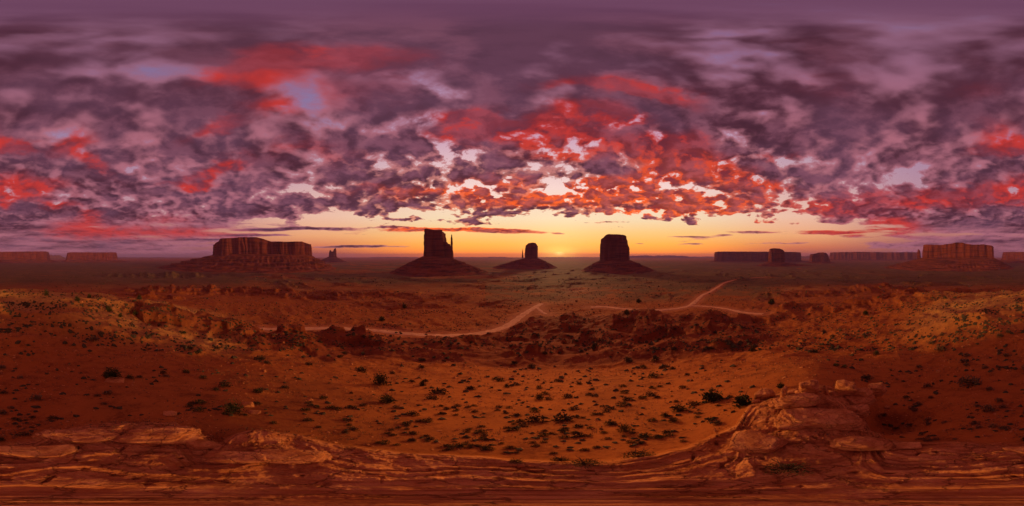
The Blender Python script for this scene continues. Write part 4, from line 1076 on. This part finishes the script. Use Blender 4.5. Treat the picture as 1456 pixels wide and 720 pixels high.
def tufts():
    x, y, r = ring_points(9000, 3.0, 45); z = ground_z(x, y); V, F = [], []
    for i in range(len(x)):
        for b in range(5):
            th = rng.uniform(0, 6.28); h = rng.uniform(0.05, 0.16) * min(max(r[i] / 9, 0.8), 2.4); d = np.array((math.cos(th), math.sin(th), 0))
            p = np.array((x[i], y[i], z[i] - 0.01)) + d * 0.03; s = np.array((-d[1], d[0], 0)) * 0.010 * max(r[i] / 8, 1); q = len(V)
            V += [p - s, p + s, p + d * h * 0.5 + np.array((0, 0, h))]; F.append((q, q + 1, q + 2))
    o = make_mesh("grass", np.array(V), None, M_PALE, smooth=False, tris=np.array(F)); o["kind"] = "stuff"; o["label"] = "thin dry grass tufts on the sand"
tufts()

# ---- rocks --------------------------------------------------------------
OUT = "blocks of the shadowed rock outcrop"
rock("boulder", "rounded cracked boulder at the low end of the outcrop above the flat green shrub", "boulder", 1081, 634, 1.0, 0.85, 0.8, 1, strata=.06, sink=.18, box=.3, rough=.16)
rock("boulder", "flat pale boulder resting just uphill of the rounded cracked boulder", "boulder", 1130, 606, 0.9, 0.5, 0.7, 2, strata=.06, sink=.2)
rock("boulder", "small pale boulder between two larger ones low on the outcrop", "boulder", 1112, 602, 0.45, 0.36, 0.35, 3, sink=.2)
rock("rock_ledge", "main sloping back of the outcrop with a bare sandy top", "rock", 1168, 598, 2.6, 1.0, 1.3, 4, tilt=9, strata=.16, sink=.40, cuts=34, n=150, rough=.2)
rock("rock_ledge", "broken stepped ledge behind the sloping back of the outcrop", "rock", 1136, 574, 1.7, 0.75, 0.8, 40, tilt=-5, yaw=12, strata=.2, sink=.30, cuts=34, n=150, rough=.2)
rock("rock_ledge", "dark overhanging ledge jutting out over the shadowed hollow", "rock", 1222, 578, 1.5, 0.5, 1.2, 5, strata=.16, sink=.05, n=110, lift=.42, cuts=24, rough=.18)
rock("rock_ledge", "undercut rock wall beneath the overhanging ledge", "rock", 1216, 588, 1.1, 0.75, 0.8, 41, strata=.22, sink=.2, n=110, cuts=24, rough=.18)
rock("boulder", "blocky capstone perched on the overhanging ledge", "boulder", 1228, 574, 1.0, 0.8, 0.7, 6, strata=.12, sink=.1, lift=.7, cuts=10, rough=.16)
rock("boulder", "hooked dark block at the top end of the outcrop crest", "boulder", 1248, 566, 1.0, 1.1, 0.7, 7, sink=.12, lift=.45, strata=.12, tilt=-20, cuts=8)
rock("boulder", "pale weathered block in the middle of the outcrop crest", "boulder", 1202, 562, 1.15, 1.3, 0.8, 8, strata=.14, sink=.12, lift=.1, cuts=10, rough=.18)
rock("boulder", "squat dark block on the crest between two rock fingers", "boulder", 1150, 560, 0.9, 1.2, 0.7, 9, strata=.16, sink=.12, cuts=10, rough=.18)
rock("boulder", "low broken block at the far tip of the outcrop crest", "boulder", 1088, 566, 0.95, 0.85, 0.7, 10, strata=.14, sink=.2, cuts=10, rough=.18)
rock("rock_finger", "taller thin rock finger standing in a dark gap of the outcrop", "rock", 1114, 570, 0.26, 1.15, 0.26, 11, sink=.1, tilt=4, n=48, strata=.1)
rock("rock_finger", "shorter thin rock finger leaning beside the squat dark block", "rock", 1174, 562, 0.22, 0.95, 0.22, 12, sink=.1, tilt=-6, n=48, strata=.1)
rock("rock_slab", "cracked pale slab face sloping into the hollow at the near end of the outcrop", "rock", 1224, 634, 1.2, 0.85, 0.75, 13, tilt=22, strata=.08, sink=.3, n=110, cuts=26, rough=.18)
rock("boulder", "low dark block under the cracked slab at the lip of the hollow", "boulder", 1196, 606, 1.0, 0.45, 0.5, 14, strata=.12, sink=.2, cuts=24)
rock("boulder", "long flat stone lying in the sand of the hollow", "boulder", 1282, 636, 0.9, 0.26, 0.35, 15, sink=.3)
rock("boulder", "small stone beside the cracked slab", "boulder", 1245, 636, 0.28, 0.2, 0.22, 16, sink=.25)
for k, (xx, yy, ww) in enumerate(((1215, 592, .32), (1208, 598, .24), (1224, 603, .28), (1190, 588, .3), (1182, 560, .36), (1136, 560, .4), (1128, 560, .45), (1075, 572, .35), (1262, 580, .3))):
    rock("rock_chunk", "fist to knee sized rubble chunk fallen among the outcrop blocks", "rock", xx, yy, ww, ww * .7, ww * .8, 30 + k, sink=.2, group="rubble among the outcrop blocks", n=40)
rock("rock_slab", "long low slab with layered edges along the slickrock rim under the dunes", "rock", 118, 622, 2.3, 0.62, 0.9, 20, tilt=7, strata=.22, sink=.5, cuts=26, n=150, yaw=8, rough=.24)
rock("rock_slab", "swollen pale slab with a curved dark split, biggest on the slickrock rim", "rock", 226, 620, 1.7, 0.72, 0.9, 21, tilt=-8, strata=.14, sink=.42, cuts=16, n=150, box=.2, rough=.24)
rock("rock_slab", "thin wedge of pale rock just below the swollen slab", "rock", 292, 634, 1.0, 0.30, 0.5, 22, tilt=6, strata=.1, sink=.4, n=100)
rock("rock_slab", "rough twisted slab with deep pits on the slickrock nose", "rock", 345, 652, 1.2, 0.34, 0.6, 23, tilt=-5, strata=.12, sink=.4, cuts=20, n=120, rough=.22)
rock("rock_slab", "broken knobbly slab ending the slickrock nose beside the sand", "rock", 415, 650, 1.3, 0.40, 0.7, 24, tilt=9, strata=.12, sink=.42, cuts=20, n=120, rough=.24)
rock("rock_slab", "flat rock shelf low in front of the long layered slab", "rock", 40, 644, 1.8, 0.26, 0.6, 25, strata=.12, sink=.45, n=110)
rock("boulder", "little boulder sitting behind the swollen slab", "boulder", 242, 590, 0.52, 0.26, 0.36, 26, sink=.25)
rock("boulder", "pale boulder at the foot of the dense dark green bush", "boulder", 353, 578, 0.55, 0.36, 0.45, 27, sink=.25)
rock("boulder", "pale flat stone lying in the sand near the dense dark green bush", "boulder", 362, 588, 0.5, 0.18, 0.36, 28, sink=.3)
rock("rock_slab", "pale ledge exposed on the dune slope under a scrubby bush", "rock", 163, 542, 1.5, 0.45, 0.9, 29, strata=.1, sink=.45)
